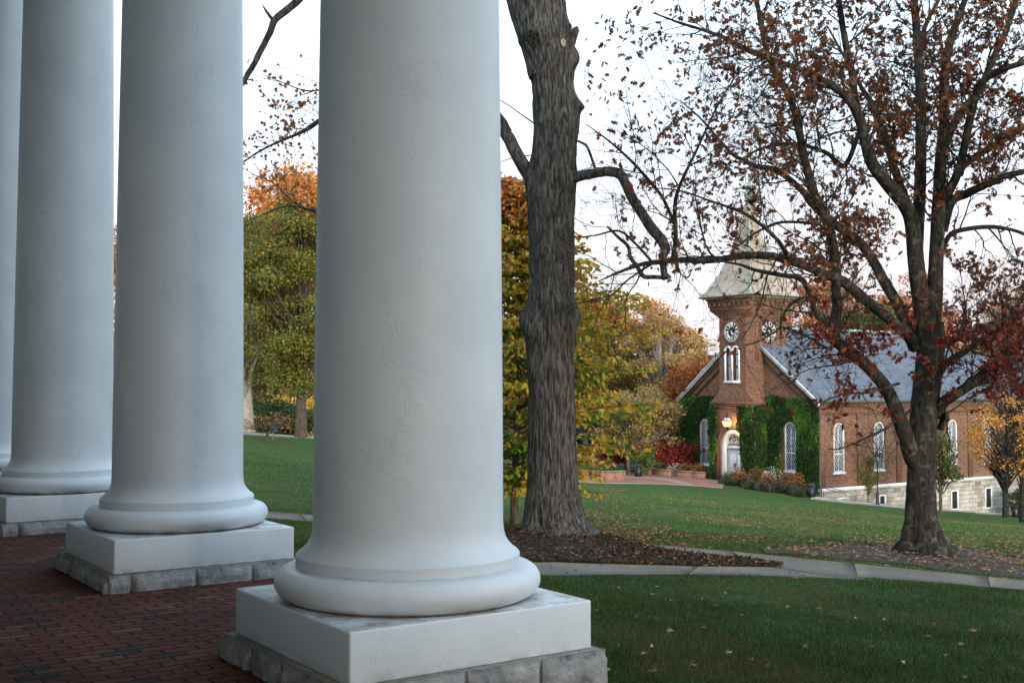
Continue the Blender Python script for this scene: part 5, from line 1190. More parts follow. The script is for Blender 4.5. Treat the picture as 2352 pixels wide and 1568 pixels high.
T('holly_shrub', 'green rounded shrub behind the black litter bin on the plaza', 1474, 102, 1030, 1.05, [(4, (0.0875, 0.158, 0.0438)), (3, (0.158, 0.228, 0.07)), (1, (0.28, 0.298, 0.14))], 52, z0=.02, nclump=26, nleaf=5000, lsize=.14, clr=.45, cat='shrub')
T('far_wood_tree', 'distant tan wooded crown seen low behind the pale sycamores', 1560, 190, 800, 11, TAN, 53, z0=.05, nclump=90, nleaf=16000, lsize=.5, clr=2.2, trunk_r=.3)
T('far_wood_tree', 'distant olive wooded crown behind the slender trunk', 1440, 180, 830, 13, OLIVE, 54, z0=.02, nclump=110, nleaf=20000, lsize=.5, clr=2.3)
T('far_wood_tree', 'distant brown wooded crown behind the old trunk', 1290, 185, 800, 14, RUST, 55, z0=.02, nclump=110, nleaf=20000, lsize=.5, clr=2.3)
# behind the chapel
T('copper_oak_tree', 'copper coloured tree rising behind the chapel roof right of the tower', 1905, 140, 612, 6.3, [(4, (0.455, 0.193, 0.0875)), (3, (0.595, 0.298, 0.149)), (2, (0.35, 0.14, 0.07))], 61, z0=.3, nclump=110, nleaf=22000, lsize=.30, clr=1.35, gap=.26, trunk_r=.3, vy=1000)
T('green_pine_tree', 'dark green tree just above the chapel ridge', 1985, 133, 700, 5.2, [(4, (0.0875, 0.123, 0.0385)), (3, (0.123, 0.158, 0.0525)), (1, (0.228, 0.175, 0.07))], 62, z0=.3, nclump=70, nleaf=15000, lsize=.26, clr=1.2, vy=1000)
T('copper_oak_tree', 'copper tree standing behind the big oak trunk, over the chapel roof', 2110, 145, 628, 5.4, [(4, (0.42, 0.158, 0.0788)), (3, (0.56, 0.263, 0.14)), (2, (0.315, 0.123, 0.07))], 63, z0=.3, nclump=100, nleaf=18000, lsize=.30, clr=1.35, gap=.26, vy=1000)
T('amber_tree', 'amber and green tree low behind the annex roof at the right edge', 2330, 160, 700, 9, [(3, (0.42, 0.263, 0.105)), (3, (0.525, 0.333, 0.123)), (2, (0.175, 0.158, 0.07))], 64, z0=.1, nclump=110, nleaf=15000, lsize=.36, clr=1.6, gap=.28, wood_n=7, vy=1050)
T('bare_twig_tree', 'leafless fine twigged tree rising above the annex roof at the right edge', 2300, 120, 580, 4.0, RUST, 65, z0=.3, nclump=90, nleaf=1800, lsize=.2, clr=1.1, wood_n=14, bark='bark3', vy=1050)
T('dark_twig_tree', 'dark twiggy tree at the right edge in front of the annex', 2345, 88, 760, 3.4, [(3, (0.158, 0.07, 0.0525)), (3, (0.228, 0.123, 0.07))], 66, z0=.25, nclump=110, nleaf=3200, lsize=.16, clr=.9, wood_n=14, bark='bark2')
T('brown_tree', 'muted brown tree behind the chapel ridge between tower and oak', 2040, 170, 690, 9, TAN, 67, z0=.2, nclump=70, nleaf=12000, lsize=.4, clr=1.7, vy=1000)
# in front of the chapel side
T('yellow_maple_tree', 'small amber leafed tree in front of the stone basement at the right', 2306, 82, 912, 3.0, [(4, (0.525, 0.228, 0.0525)), (3, (0.63, 0.333, 0.07)), (2, (0.35, 0.158, 0.0525))], 71, z0=.3, nclump=80, nleaf=6500, lsize=.14, clr=.62, trunk_r=.20, bark='bark2', gap=.26, wood_n=4, vy=1181)
T('young_oak_tree', 'small dark green tree on a thin trunk beside the right side of the big oak', 2157, 80, 985, 1.5, [(4, (0.0613, 0.105, 0.035)), (3, (0.105, 0.14, 0.0438)), (2, (0.245, 0.14, 0.0525))], 72, z0=.28, nclump=50, nleaf=3300, lsize=.17, clr=.5, trunk_r=.10, bark='bark3', vy=1172, shape='cone')
T('slim_shrub', 'thin yellow green multi stemmed shrub behind the lamp post', 1992, 93, 1040, .95, [(3, (0.228, 0.245, 0.0525)), (3, (0.333, 0.28, 0.07)), (2, (0.123, 0.158, 0.0525))], 73, z0=.15, nclump=40, nleaf=2600, lsize=.12, clr=.38, trunk_r=.03, wood_n=6, cat='shrub')
T('round_hedge', 'dark rounded evergreen bush at the right edge of the stone basement', 2352, 101, 1118, 1.5, DARK, 74, z0=.0, nclump=50, nleaf=9000, lsize=.13, clr=.5, cat='bush', trunk_r=.05)
for k, (vx, d, yt, rx, pal) in enumerate([(1893, 91.6, 1127, .35, 'd'), (1912, 92.3, 1128, .5, 'd'), (1936, 93.2, 1126, .6, 'm'), (1958, 94.2, 1131, .5, 'd'), (2040, 97.5, 1146, .6, 'd'), (2062, 98.3, 1146, .6, 'm')]):
    T('foundation_shrub', ['low green shrub nearest the chapel corner by the litter bin', 'low green shrub second along the white stone base', 'low brown green shrub third along the white stone base', 'low green shrub just left of the thin yellow green shrub', 'low green shrub between the basement window and the oak trunk', 'low brown green shrub touching the left of the oak trunk'][k], vx, d, yt, rx, DARK if pal == 'd' else OLIVE, 80+k, z0=.0, nclump=16, nleaf=1100, lsize=.11, clr=.28, cat='shrub', trunk_r=.02, group='shrubs along the chapel basement')
# ------------------------------------------------------------------ flower beds
def bush(label, a, b, h, r, pal, seed, group, flowers=None, n=1500):
    x, y = ch(a, b); z = gz1(x, y); root = thing('flowering_bush', label, 'bush', (x, y, z), 0, group); rs = np.random.RandomState(seed)
    d = rs.normal(size=(n, 3)); d /= np.linalg.norm(d, axis=1, keepdims=True); d[:, 2] = np.abs(d[:, 2]); rr = rs.uniform(.3, 1, n)**.5*(1+.25*np.sin(4*np.arctan2(d[:, 1], d[:, 0])+seed))
    P = np.array([x, y, z])+d*rr[:, None]*np.array([r, r, h]); sz = rs.uniform(.06, .13, n); cc = palette(rs, n, pal, .35)
    wd = Wood()
    for k in range(14): a_ = rs.uniform(0, 6.28); wd.tube([(x, y, z-.05), (x+.3*r*math.cos(a_), y+.3*r*math.sin(a_), z+h*.5), (x+.7*r*math.cos(a_), y+.7*r*math.sin(a_), z+h*.85)], [.012, .009, .005], 3)
    wd.build('stems', M['bark3'], root)
    if flowers:
        m = 260; d = rs.normal(size=(m, 3)); d /= np.linalg.norm(d, axis=1, keepdims=True); d[:, 2] = np.abs(d[:, 2])*.7+.5
        P = np.concatenate([P, np.array([x, y, z])+d*np.array([r, r, h])*rs.uniform(.75, 1.05, (m, 1))]); sz = np.concatenate([sz, np.full(m, .1)]); cc = np.concatenate([cc, palette(rs, m, flowers, .2)])
    leaves_mesh('foliage', P, sz, cc, QUAD, M['leaf'], root, seed)
ORF = [(3, (.50, .17, .03)), (2, (.38, .11, .03))]; WHF = [(1, (.7, .7, .68))]; GRB = [(3, (.075, .075, .06)), (3, (.11, .085, .07)), (2, (.05, .06, .035))]; GNB = [(3, (.045, .075, .028)), (2, (.08, .10, .04))]
beds = [(6.9, -3.0, .75, .75, GNB, None), (6.1, -2.6, 1.15, .75, GNB, ORF), (5.2, -3.1, .9, .8, GRB, ORF), (4.6, -2.0, 1.35, .9, GNB, ORF), (3.9, -3.4, .95, .8, GRB, None), (3.3, -1.7, 1.5, .85, GRB, WHF), (2.7, -3.0, 1.1, .8, GRB, ORF), (2.0, -1.5, 1.4, .8, GNB, ORF), (1.4, -3.0, .9, .8, GRB, None), (.9, -1.6, 1.35, .7, GRB, ORF), (.3, -2.7, .8, .7, GRB, None), (-.6, -3.3, .55, .6, GNB, None), (5.9, -4.2, .6, .7, GNB, None), (3.1, -4.4, .6, .7, GNB, None), (1.9, -4.3, .7, .6, GRB, None)]
words = ['low green bush closest to the chapel door step', 'orange flowering bush beside the chapel door', 'orange and grey bush, front row, right of the door', 'tall orange flowering bush under the right ivy', 'grey brown bush in the front row below the ivy', 'tall grey bush with white flowers against the ivy', 'orange flecked bush in front of the brick arch window', 'orange flowering bush right under the front window', 'grey bush, front row, below the front window', 'orange flowering bush at the foot of the corner ivy', 'low grey bush left of the black litter bin', 'low green bush in front of the chapel corner bin', 'creeping green bush at the lawn edge below the door', 'creeping green bush at the lawn edge mid bed', 'low grey bush at the lawn edge near the bin']
for k, (q, l_) in enumerate(zip(beds, words)): bush(l_, q[0], q[1], q[2], q[3], q[4], 100+k, 'bushes in the bed before the chapel', q[5])
beds = [(11.6, -1.6, 1.1, .8, GNB, ORF), (12.9, -1.8, 1.0, .8, GNB, ORF), (14.2, -1.9, .9, .8, GNB, WHF), (15.5, -2.0, .9, .9, GNB, None), (16.9, -2.0, .9, .9, GNB, WHF), (18.2, -1.8, .8, .8, GNB, ORF)]
words = ['orange flowering bush left of the chapel door', 'orange flowering bush below the left ivy', 'white flowered bush at the left chapel corner', 'plain green bush behind the low curved wall', 'white flowered bush behind the low curved wall', 'orange flowered bush at the left end of the curved wall bed']
for k, (q, l_) in enumerate(zip(beds, words)): bush(l_, q[0], q[1], q[2], q[3], q[4], 130+k, 'bushes left of the chapel door', q[5])
# ------------------------------------------------------------------ ivy on the chapel front
def ivy(label, polys, seed, n):
    """polys: (plane b, outline [(a, z)...], holes)"""
    root = thing('ivy', label, 'ivy', (*ch(polys[0][1][0][0], polys[0][0]), -6.8), 0, 'ivy on the chapel front'); rs = np.random.RandomState(seed); Pall = []; Wv = []
    area = sum(abs(sum(o[i][0]*o[(i+1) % len(o)][1]-o[(i+1) % len(o)][0]*o[i][1] for i in range(len(o))))/2 for _, o, _ in polys)
    for b_, o, holes in polys:
        ar = abs(sum(o[i][0]*o[(i+1) % len(o)][1]-o[(i+1) % len(o)][0]*o[i][1] for i in range(len(o))))/2; m = int(n*ar/area*1.6)
        xs = [p[0] for p in o]; zs = [p[1] for p in o]
        a = rs.uniform(min(xs)-.3, max(xs)+.3, m); z = rs.uniform(min(zs)-.3, max(zs)+.3, m)
        j = (fbm(np.stack([a*1.6, z*1.6, a*0], -1), seed, 3)-.44)*.75; j2 = (fbm(np.stack([a*1.6, z*1.6, a*0+7], -1), seed, 3)-.44)*.75
        k = inpoly(a+j, z+j2, o)
        for h in holes: k &= ~inpoly(a+j*.4, z+j2*.4, h)
        a = a[k]; z = z[k]; dep = .05+.28*fbm(np.stack([a*1.1, z*1.1, a*0], -1), seed+4, 3)*rs.uniform(.3, 1, len(a))
        A_, B_ = (5.35-.04-dep, a) if b_ == 'side' else (a, b_-dep)
        Pall.append(np.stack([P0[0]+A_*U[0]+B_*V[0], P0[1]+A_*U[1]+B_*V[1], z], -1)); Wv.append(np.stack([a, z], -1))
    P = np.concatenate(Pall); Q = np.concatenate(Wv); n = len(P); s_ = fbm(np.stack([Q[:, 0]*.55, Q[:, 1]*.45, Q[:, 0]*0], -1), seed+8, 3)
    dk = palette(rs, n, [(5, (.024, .060, .018)), (3, (.040, .088, .022)), (1, (.08, .16, .032))], .3); lt = palette(rs, n, [(4, (.085, .19, .030)), (3, (.14, .28, .035)), (2, (.05, .12, .025))], .3)
    c = np.where((s_+rs.uniform(-.08, .08, n) > .52)[:, None], lt, dk)
    out = np.array([-V[0], -V[1], -.35])
    leaves_mesh('foliage', P, rs.uniform(.10, .24, n), c, OVAL, M['leaf'], root, seed, droop=.9)
    mb = Wood()
    for k in range(26):
        b_, o, h = polys[k % min(2, len(polys))]; a0 = rs.uniform(min(p[0] for p in o)+.2, max(p[0] for p in o)-.2); z_ = min(p[1] for p in o); pts = []
        while z_ < max(p[1] for p in o)-.6:
            if any(inpoly(np.array([a0]), np.array([z_+.2]), hh)[0] for hh in h): break
            x, y = ch(a0, b_-.03); pts.append((x, y, z_)); z_ += .5; a0 += rs.uniform(-.12, .12)
        if len(pts) > 2: mb.tube(pts, list(np.linspace(.03, .01, len(pts))), 4)
    mb.build('stems', M['bark3'], root)
arch = lambda xc, w_, zb, zs: [(-x, z) for x, z in archpts(xc, w_, zb, zs)]
ivy('dark and bright green ivy covering the chapel front right of the door',
    [(-.12, [(0, -6.9), (-.08, .25), (.3, .55), (2.2, .6), (4.0, .62), (5.3, .55), (5.3, -6.6), (3.7, -6.0), (3.6, -5.6), (2.2, -5.6), (2.1, -6.4), (1.6, -6.9)], [arch(-2.93, .82, -5.6, -2.02)]),
     (BF-.1, [(5.35, -.15), (6.95, -.15), (7.02, -2.0), (6.75, -3.3), (6.9, -4.2), (6.6, -4.55), (6.35, -4.8), (6.1, -5.6), (6.2, -6.6), (5.35, -6.6)], []),
     ('side', [(-1.6, -6.6), (-1.6, -.12), (-.1, -.05), (-.1, -6.6)], [])], 5, 34000)
ivy('dark green ivy column on the chapel front at its far left corner', [(-.12, [(10.3, .55), (12.0, .6), (15.4, .5), (15.5, -2), (15.5, -6.5), (13.3, -6.5), (13.25, -2.0), (12.9, -1.3), (11.7, -1.2), (10.3, -1.2)], [arch(-12.57, .66, -5.6, -2.02)])], 6, 20000)
ivy('narrow bright green ivy strip between the door and the left front window', [(BF-.1, [(9.3, -.2), (10.25, -.15), (10.3, -3), (10.25, -5.2), (10.1, -6.5), (9.65, -6.5), (9.6, -4.5), (9.35, -3.2), (9.4, -1.5)], [])], 7, 7500)
# ------------------------------------------------------------------ walls, steps, bins, lamps, house
def wallrun(name, label, pts, h, th, group=None):
    A = [Vector((p[0], p[1], 0)) for p in pts]; z = min(gz1(p.x, p.y) for p in A)
    root = thing(name, label, 'wall', (A[0].x, A[0].y, z), 0); mb = MB(); cp = MB()
    for i in range(len(A)-1):
        d = (A[i+1]-A[i]).normalized(); n_ = Vector((-d.y, d.x, 0))*th/2; e_ = d*.07
        q = [A[i]-n_-e_, A[i+1]-n_+e_, A[i+1]+n_+e_, A[i]+n_-e_]
        for m_, z0, z1, g in ((mb, z-.4, z+h-.09, 1), (cp, z+h-.088, z+h, 1.12)):
            c = (q[0]+q[2])/2; sg_ = n_.normalized()*(.03 if m_ is cp else 0); m_.slab([(v+(sg_ if j_ > 1 else -sg_))[:2] for j_, v in enumerate(q)], z0+(i % 2)*.003, z1+(i % 2)*.003-(.006 if m_ is mb else 0))
    a = mk('wall_body', mb.v, mb.f, M['wallbrick'], root); b = mk('coping', cp.v, cp.f, M['wallbrick'], root); return root
wl = [gp(1366, 1103), gp(1388, 1104), gp(1410, 1104), gp(1433, 1103)]
q = wl
wallrun('brick_wall', 'curved brick retaining wall at the left end of the plaza', [tuple(p[:2]) for p in q], .82, .4)
wallrun('brick_wall', 'low curved brick wall edging the flower bed left of the chapel door', [ch(19.2, -1.6), ch(18.2, -2.6), ch(16, -3.0), ch(13.5, -2.9), ch(11.4, -2.6), ch(10.4, -2.2)], .62, .32)
root = thing('brick_steps', 'curved brick steps beside the retaining wall on the plaza', 'steps', (*wl[0][:2], wl[0][2]))
for k in range(4):
    a = wl[0]; mb = MB(); r0 = 3.6-.45*k
    poly = [(a[0]-r0*math.cos(t)*1.0, a[1]+.2+r0*math.sin(t)*.55+.3*k) for t in np.linspace(-.35, .9, 10)]+[(a[0]+.02, a[1]+.3+.3*k), (a[0]+.02, a[1]-.1+.3*k)]
    mb.slab(poly, a[2]-.1+.15*k, a[2]+.05+.15*k+.001*k); mk('step', mb.v, mb.f, M['pave'], root)
def bin_(label, p):
    root = thing('litter_bin', label, 'litter bin', p, 0, 'black litter bins'); mb = MB()
    mb.lathe([(.27, 0), (.29, .04), (.29, .78), (.27, .80)], n=24); mb.build('body', M['black'], root)
    mb = MB(); mb.lathe([(.30, .805), (.31, .82), (.31, .98), (.26, 1.05), (.12, 1.08)], n=24); mb.build('lid', mat_plain('dark grey lid', (.03, .035, .045), .4), root)
    mb = MB(); mb.box(-.13, .13, -.318, -.28, .86, .95); mb.build('opening', M['clockblack'], root)
    mb = MB()
    for k in range(24): a = k*math.pi/12; mb.box(.292*math.cos(a)-.012, .292*math.cos(a)+.012, .292*math.sin(a)-.012, .292*math.sin(a)+.012, .06, .76)
    mb.build('slats', M['black'], root)
b1 = at(1465, 98.5); bin_('black litter bin on the plaza, left of the chapel', (b1[0], b1[1], b1[2]+.05))
b2 = at(1861, 88.3); bin_('black litter bin beside the right corner of the chapel front', b2)
b3 = at(2327, 100); 
root = thing('utility_box', 'small black bin beside the dark hedge at the right edge', 'bin', b3); mb = MB(); mb.lathe([(.24, 0), (.28, .1), (.28, .7), (.2, .8)], n=16); mb.build('body', M['black'], root); mb = MB(); mb.lathe([(.3, .802), (.2, .9)], n=16); mb.build('lid', M['black'], root)
def lamp(label, p, H, lit=False, glob=False):
    root = thing('lamp_post', label, 'lamp post', p, 0); mb = MB(); k = H/4.3
    mb.lathe([(.17, 0), (.17, .12), (.13, .16), (.13, .95), (.10, 1.02), (.07, 1.1), (.055, 1.2), (.042, 3.1*k), (.07, 3.14*k), (.045, 3.2*k), (.09, 3.3*k)], n=16); mb.build('post', M['black'], root)
    if glob:
        mb = MB(); mb.lathe([(.03, 3.3*k)]+[(.17*math.sin(t), 3.48*k-.17*math.cos(t)) for t in np.linspace(.4, 3.0, 10)], n=16); mb.build('globe', M['globe'], root, smooth=True)
    else:
        z = 3.3*k; mb = MB(); mb.lathe([(.10, z), (.19, z+.42)], n=6); mb.build('lantern_glass', mat_plain('frosted lantern glass', (.35, .38, .40), .2), root)
        mb = MB(); mb.lathe([(.27, z+.42), (.27, z+.46), (.15, z+.66), (.10, z+.72), (.06, z+.74), (.06, z+.80), (.02, z+.92)], n=6); mb.build('lantern_roof', M['black'], root)
        mb = MB()
        for q in range(6): a = q*math.pi/3; mb.bar((.10*math.cos(a), .10*math.sin(a), z), (.195*math.cos(a), .195*math.sin(a), z+.42), .022)
        mb.build('lantern_frame', M['black'], root)
lamp('black lamp post with unlit glass lantern in front of the chapel side windows', at(2013, 89.8), 4.3)
g1 = wp(1481, 1038, 112); lamp('black lamp post with glowing globe beyond the red maple, right of the slender trunk', (g1[0], g1[1], g1[2]-3.48), 4.3, True, True)
g2 = wp(1357, 1051, 112); lamp('black lamp post with glowing globe low among the beech leaves', (g2[0], g2[1], g2[2]-3.48), 4.3, True, True)
# handrail by the chapel door, thin posts
root = thing('handrail', 'thin black handrail at the right of the white chapel door', 'handrail', (*ch(7.0, -2.3), -6.5)); mb = MB()
o_ = ch(7.0, -2.3); e_ = ch(7.0, -3.1)
mb.tube([(o_[0], o_[1], -6.6), (o_[0], o_[1], -5.35), (e_[0], e_[1], -5.5), (e_[0], e_[1], -6.7)], .025); mk('rail', mb.v, mb.f, M['black'], root)
root = thing('handrail', 'black handrail of the short stairs at the chapel corner beside the bin', 'handrail', (*ch(-.5, -.8), -7.0)); mb = MB()
for bb in (-.9, -.2): p_ = ch(-.5, bb); q_ = ch(-1.9, bb+1.6); mb.tube([(p_[0], p_[1], -7.2), (p_[0], p_[1], -6.2), (q_[0], q_[1], -6.75), (q_[0], q_[1], -7.7)], .025)
mk('rail', mb.v, mb.f, M['black'], root)
# signs
s1 = at(627, 70); root = thing('sign', 'small blue sign on a post at the crest of the left lawn', 'sign', s1); mb = MB(); mb.box(s1[0]-.03, s1[0]+.03, s1[1], s1[1]+.05, s1[2]-.1, s1[2]+.75); mk('post', mb.v, mb.f, M['grey_metal'], root)
mb = MB(); mb.box(s1[0]-.25, s1[0]+.25, s1[1]-.03, s1[1]-.001, s1[2]+.5, s1[2]+.82); mk('panel', mb.v, mb.f, M['blue'], root)
s1 = at(1511, 112); root = thing('sign', 'small faded pink sign on a post beyond the plaza', 'sign', s1); mb = MB(); mb.box(s1[0]-.03, s1[0]+.03, s1[1], s1[1]+.05, s1[2]-.1, s1[2]+1.2); mk('post', mb.v, mb.f, M['black'], root)
mb = MB(); mb.box(s1[0]-.25, s1[0]+.25, s1[1]-.03, s1[1]-.001, s1[2]+1.0, s1[2]+1.5); mk('panel', mb.v, mb.f, M['pink'], root)
# white clapboard house beyond the road
hx, hy = at(1400, 140)[:2]; hz = gz1(hx, hy)-.5
root = thing('white_house', 'white clapboard house with grey roof half hidden beyond the plaza', 'house', (hx, hy, hz))
mb = MB(); mb.box(hx-5, hx+12, hy, hy+8, hz-1, hz+4.6); 
for k in range(24): mb.box(hx-5.02, hx+12.02, hy-.02, hy-.001, hz+.2*k-.2, hz+.2*k-.19)
mk('wall', mb.v, mb.f, M['siding'], root)
mb = MB(); mb.prism([(hx-5.6, hz+4.61), (hx+12.6, hz+4.61), (hx+9, hz+7.4), (hx-2, hz+7.4)], hy-.6, hy+8.6); mk('roof', mb.v, mb.f, M['greyroof'], root)
for k, xx in enumerate((-3.6, -2.2, 1.2, 4.2, 7.2, 10)):
    for zz in (.6, 2.9):
        mb = MB(); mb.box(hx+xx-.42, hx+xx+.42, hy-.06, hy-.021, hz+zz, hz+zz+1.3); wn = mk('window', mb.v, mb.f, M['glass'], root)
        mb = MB()
        for q in (-.48, .42): mb.box(hx+xx+q, hx+xx+q+.06, hy-.09, hy-.022, hz+zz-.06, hz+zz+1.36)
        mb.box(hx+xx-.42, hx+xx+.42, hy-.09, hy-.061, hz+zz+.62, hz+zz+.68); mb.box(hx+xx-.42, hx+xx+.42, hy-.09, hy-.022, hz+zz+1.301, hz+zz+1.36); mb.box(hx+xx-.42, hx+xx+.42, hy-.09, hy-.022, hz+zz-.06, hz+zz-.001); mk('frame', mb.v, mb.f, M['white'], wn)
# ------------------------------------------------------------------ grass and fallen leaves
def excluded(x, y):
    k = np.zeros(x.shape, bool)
    for p in EXCL: k |= inpoly(x, y, p)
    return k
def grass(name, n, y0, y1, xr, h0, h1, w0, seed, pw=1.6):
    rs = np.random.RandomState(seed); u_ = rs.rand(n); e = 1-pw; y = (y0**e+(y1**e-y0**e)*u_)**(1/e); t = rs.uniform(xr[0], xr[1], n); x = t*y
    jx = (fbm(np.stack([x*5, y*5, x*0], -1), 41, 3)-.44)*.22; k = ~excluded(x+jx, y+jx); x = x[k]; y = y[k]; n = len(x); z = gz(x, y)
    cl = fbm(np.stack([x*1.7, y*1.7, x*0], -1), seed, 3); c2 = fbm(np.stack([x*.35, y*.35, x*0], -1), seed+2, 2)
    h = (h0+(h1-h0)*rs.rand(n))*(.55+1.0*cl); w_ = w0*np.maximum(1, y/14)*rs.uniform(.7, 1.3, n); a = rs.uniform(0, 2*math.pi, n)
    lean = rs.normal(size=(n, 2))*.45*h[:, None]
    b0 = np.stack([x-w_*np.cos(a), y-w_*np.sin(a), z-.01], -1); b1 = np.stack([x+w_*np.cos(a), y+w_*np.sin(a), z-.01], -1)
    mid0 = np.stack([x+lean[:, 0]*.35-w_*.7*np.cos(a), y+lean[:, 1]*.35-w_*.7*np.sin(a), z+h*.6], -1); mid1 = np.stack([x+lean[:, 0]*.35+w_*.7*np.cos(a), y+lean[:, 1]*.35+w_*.7*np.sin(a), z+h*.6], -1)
    tip = np.stack([x+lean[:, 0], y+lean[:, 1], z+h], -1)
    v = np.stack([b0, b1, mid1, mid0, tip], 1).reshape(-1, 3); i = np.arange(n)[:, None]*5
    F_ = [i+np.array([[0, 1, 2, 3]]), i+np.array([[3, 2, 4]])]
    shade_gain = .72 if y1 < 30 else 1.65; c = shade_gain*palette(rs, n, [(6, (.022, .062, .011)), (4, (.032, .082, .014)), (2, (.05, .095, .02)), (1, (.13, .12, .05))], .3)*(.6+.9*c2)[:, None]  # portico shade painted into near blades, open daylight into far ones
    c3 = fbm(np.stack([x*.9, y*.9, x*0], -1), seed+12, 4); wv = np.clip((c3-.50)*7, 0, .75)[:, None]*(rs.rand(n) < .8)[:, None]; c = c*(1-wv)+np.array([.085, .078, .034])*shade_gain*wv; h_s = 1
    yl = np.clip((fbm(np.stack([x*.22, y*.22, x*0+5], -1), seed+21, 2)-.3)*3, 0, 1)[:, None]; c = c*(1+np.array([.6, .15, -.12])*yl)
    o = mk(name, v, F_, M['grass'], col=np.repeat(c, 5, axis=0)); tag(o, dict(near_grass='green mown grass on the lawn before the path, portico shade painted into its colour', far_grass='green mown grass of the sloping lawn beyond the path')[name], 'grass'); o['kind'] = 'stuff'
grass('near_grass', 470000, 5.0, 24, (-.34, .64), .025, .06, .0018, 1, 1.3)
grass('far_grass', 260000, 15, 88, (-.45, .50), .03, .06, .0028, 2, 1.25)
def litter(n, y0, y1, xr, seed, size, zl=.03, pw=1.2, dens=None, excl=True, poly=None):
    rs = np.random.RandomState(seed); e = 1-pw; y = (y0**e+(y1**e-y0**e)*rs.rand(n))**(1/e); x = rs.uniform(xr[0], xr[1], n)*y
    k = ~excluded(x, y) if excl else np.ones(n, bool)
    if poly is not None: k = inpoly(x, y, poly)
    if dens is not None: k &= rs.rand(n) < dens(x, y)
    x = x[k]; y = y[k]; return np.stack([x, y, gz(x, y)+zl], -1)
def dens(x, y):
    v_ = 1176+F*x/y; c = fbm(np.stack([x*.5, y*.5, x*0], -1), 71, 3)
    return np.clip((c-.30)*4, .04, 1)*np.where((v_ > 1330) & (y > 19), 1, .35)*np.where(y < 15.5, .45, 1)
rs = np.random.RandomState(9)
Ls = [litter(17000, 18, 86, (-.02, .46), 11, .1, .045, 1.9, dens), litter(900, 18, 70, (-.30, -.1), 12, .1, .045, 1.8, dens), litter(1300, 6.5, 16, (-.30, .46), 13, .08, .05, 1.2, dens)]
P = np.concatenate(Ls); mp = EXCL[2]
def inside(poly_, n, seed, z):
    rs_ = np.random.RandomState(seed); xs = [p[0] for p in poly_]; ys = [p[1] for p in poly_]; x = rs_.uniform(min(xs), max(xs), n); y = rs_.uniform(min(ys), max(ys), n); k = inpoly(x, y, poly_); return np.stack([x[k], y[k], gz(x[k], y[k])+z], -1)
dl = [(5, (.20, .13, .075)), (4, (.12, .065, .04)), (3, (.26, .18, .11)), (2, (.30, .13, .05)), (1, (.24, .05, .03))]
def flat_leaves(name, P, size, seed, label, mat='dryleaf', pal=dl, shp=MAPLE):
    o = leaves_mesh(name, P, size, palette(np.random.RandomState(seed), len(P), pal, .3), shp, M[mat], None, seed, curl=.45); me = o.data
    n = len(P); m = len(shp)+1; co = np.empty(len(me.vertices)*3, np.float32); me.vertices.foreach_get('co', co); co = co.reshape(n, m, 3); c = co[:, -1:, :]; d = co-c; d[..., 2] *= .38; me.vertices.foreach_set('co', (c+d).reshape(-1)); me.update()
    tag(o, label, 'fallen leaves'); o['kind'] = 'stuff'; return o
flat_leaves('fallen_leaves', P, rs.uniform(.045, .095, len(P)), 1, 'dry brown and tan leaves scattered over the lawn')
da_ = resample(dA, 30); db_ = resample(dB, 30); dp = [tuple(p) for p in da_]+[tuple(p) for p in db_[::-1]]
P = inside(dp, 2000, 5, .055); flat_leaves('leaf_litter', P, rs.uniform(.05, .11, len(P)), 2, 'dry leaves on the bare soil under the oak')
# shredded bark chips over the mulch
mv = np.array([v_.co[:] for v_ in mulch.data.vertices]); mv = mv[mv[:, 2] > gz(mv[:, 0], mv[:, 1])+.03]
ix = np.random.RandomState(4).randint(0, len(mv), 15000); P = mv[ix]+np.random.RandomState(5).normal(size=(15000, 3))*np.array([.05, .05, .008])+np.array([0, 0, .012])
o = leaves_mesh('mulch_chips', P, np.random.RandomState(6).uniform(.03, .09, len(P)), palette(np.random.RandomState(7), len(P), [(6, (.032, .019, .012)), (4, (.055, .032, .02)), (2, (.09, .055, .032)), (.5, (.22, .15, .09))], .3), [(0, -.5), (.16, -.1), (.12, .5), (-.12, .4)], M['dryleaf'], None, 8); tag(o, 'shredded dark bark mulch round the old trunk', 'mulch'); o['kind'] = 'stuff'
P = P[::70]+np.array([0, 0, .02]); flat_leaves('mulch_leaves', P, .085, 3, 'dry leaves lying on the dark mulch')
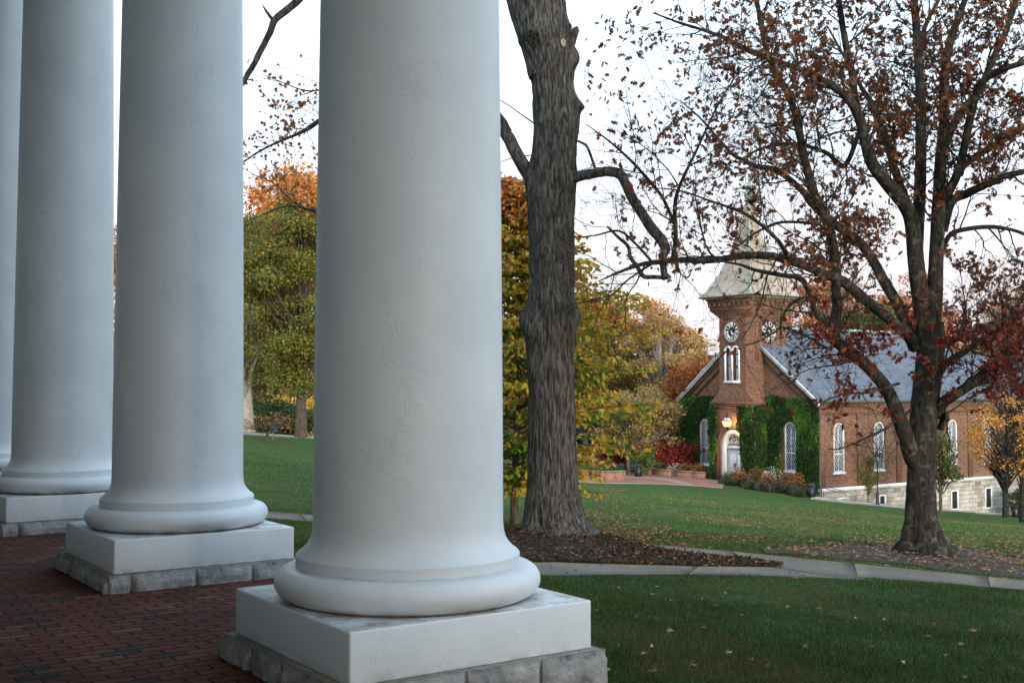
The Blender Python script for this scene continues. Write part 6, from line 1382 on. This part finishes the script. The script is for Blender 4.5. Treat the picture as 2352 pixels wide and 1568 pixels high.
# crumbs on the porch floor and a few leaves on the path
rs = np.random.RandomState(31); n = 70; a = rs.uniform(-.9, 9, n); b = rs.uniform(-3, .6, n); P = np.stack([C3[0]+a*U[0]+b*V[0], C3[1]+a*U[1]+b*V[1], np.full(n, .012)], -1)
flat_leaves('floor_leaves', P, rs.uniform(.015, .04, n), 4, 'tiny leaf crumbs on the red brick porch floor')
pp = [p for p in EXCL[0]]; P = np.concatenate([inside(EXCL[0], 260, 8, .075), inside(EXCL[1], 160, 9, .06)]); flat_leaves('path_leaves', P, rs.uniform(.04, .09, len(P)), 5, 'a few dry leaves lying on the concrete path')
# the nearest fallen leaves, one by one
sp = [(1673,1516,0.072,0), (1295,1520,0.058,1), (1560,1330,0.079,1), (1700,1425,0.065,2), (1415,1500,0.065,3), (1850,1500,0.058,3), (1590,1545,0.072,1), (1725,1532,0.058,1), (1762,1548,0.065,2), (2075,1538,0.043,0), (2170,1520,0.036,0), (2080,1425,0.058,3), (1460,1430,0.050,2), (2250,1400,0.058,1), (1900,1370,0.058,2), (2020,1460,0.050,1), (1372,1415,0.050,1), (1500,1560,0.072,1), (1960,1540,0.058,3), (2300,1480,0.058,2), (1540,1390,0.050,3), (1790,1390,0.050,1)]
pal4 = [(.34, .33, .25), (.17, .115, .07), (.15, .065, .03), (.12, .08, .05)]
protos = {}
nm4 = ['pale cream underside of a fallen leaf lying up on the dark near grass', 'curled tan fallen leaf on the dark near grass', 'reddish brown fallen leaf on the dark near grass', 'dull brown fallen leaf on the dark near grass']
rr = random.Random(5)
for x_, y_, s_, k in sp:
    p = gp(x_, y_)
    if k not in protos:
        S = MAPLE; vs = [(a_, b_*.8, 1.5*(a_*a_+.4*b_*b_)+.12*math.sin(7*a_+5*b_)) for a_, b_ in S]+[(0, 0, 0)]; nS = len(S)
        o = mk('fallen_leaf', vs, [(i, (i+1) % nS, nS) for i in range(nS)], M['dryleaf'], col=np.tile(np.array([pal4[k]]), (nS+1, 1)), smooth=True); protos[k] = o
        sm = o.modifiers.new('thickness', 'SOLIDIFY'); sm.thickness = .01
    else: o = protos[k].copy(); COL.objects.link(o)
    o.location = (p[0], p[1], p[2]+.05); o.rotation_euler = (rr.uniform(-.5, .5), rr.uniform(-.5, .5), rr.uniform(0, 6.3)); o.scale = (s_, s_, s_)
    tag(o, nm4[k], 'leaf', 'single leaves on the near grass')
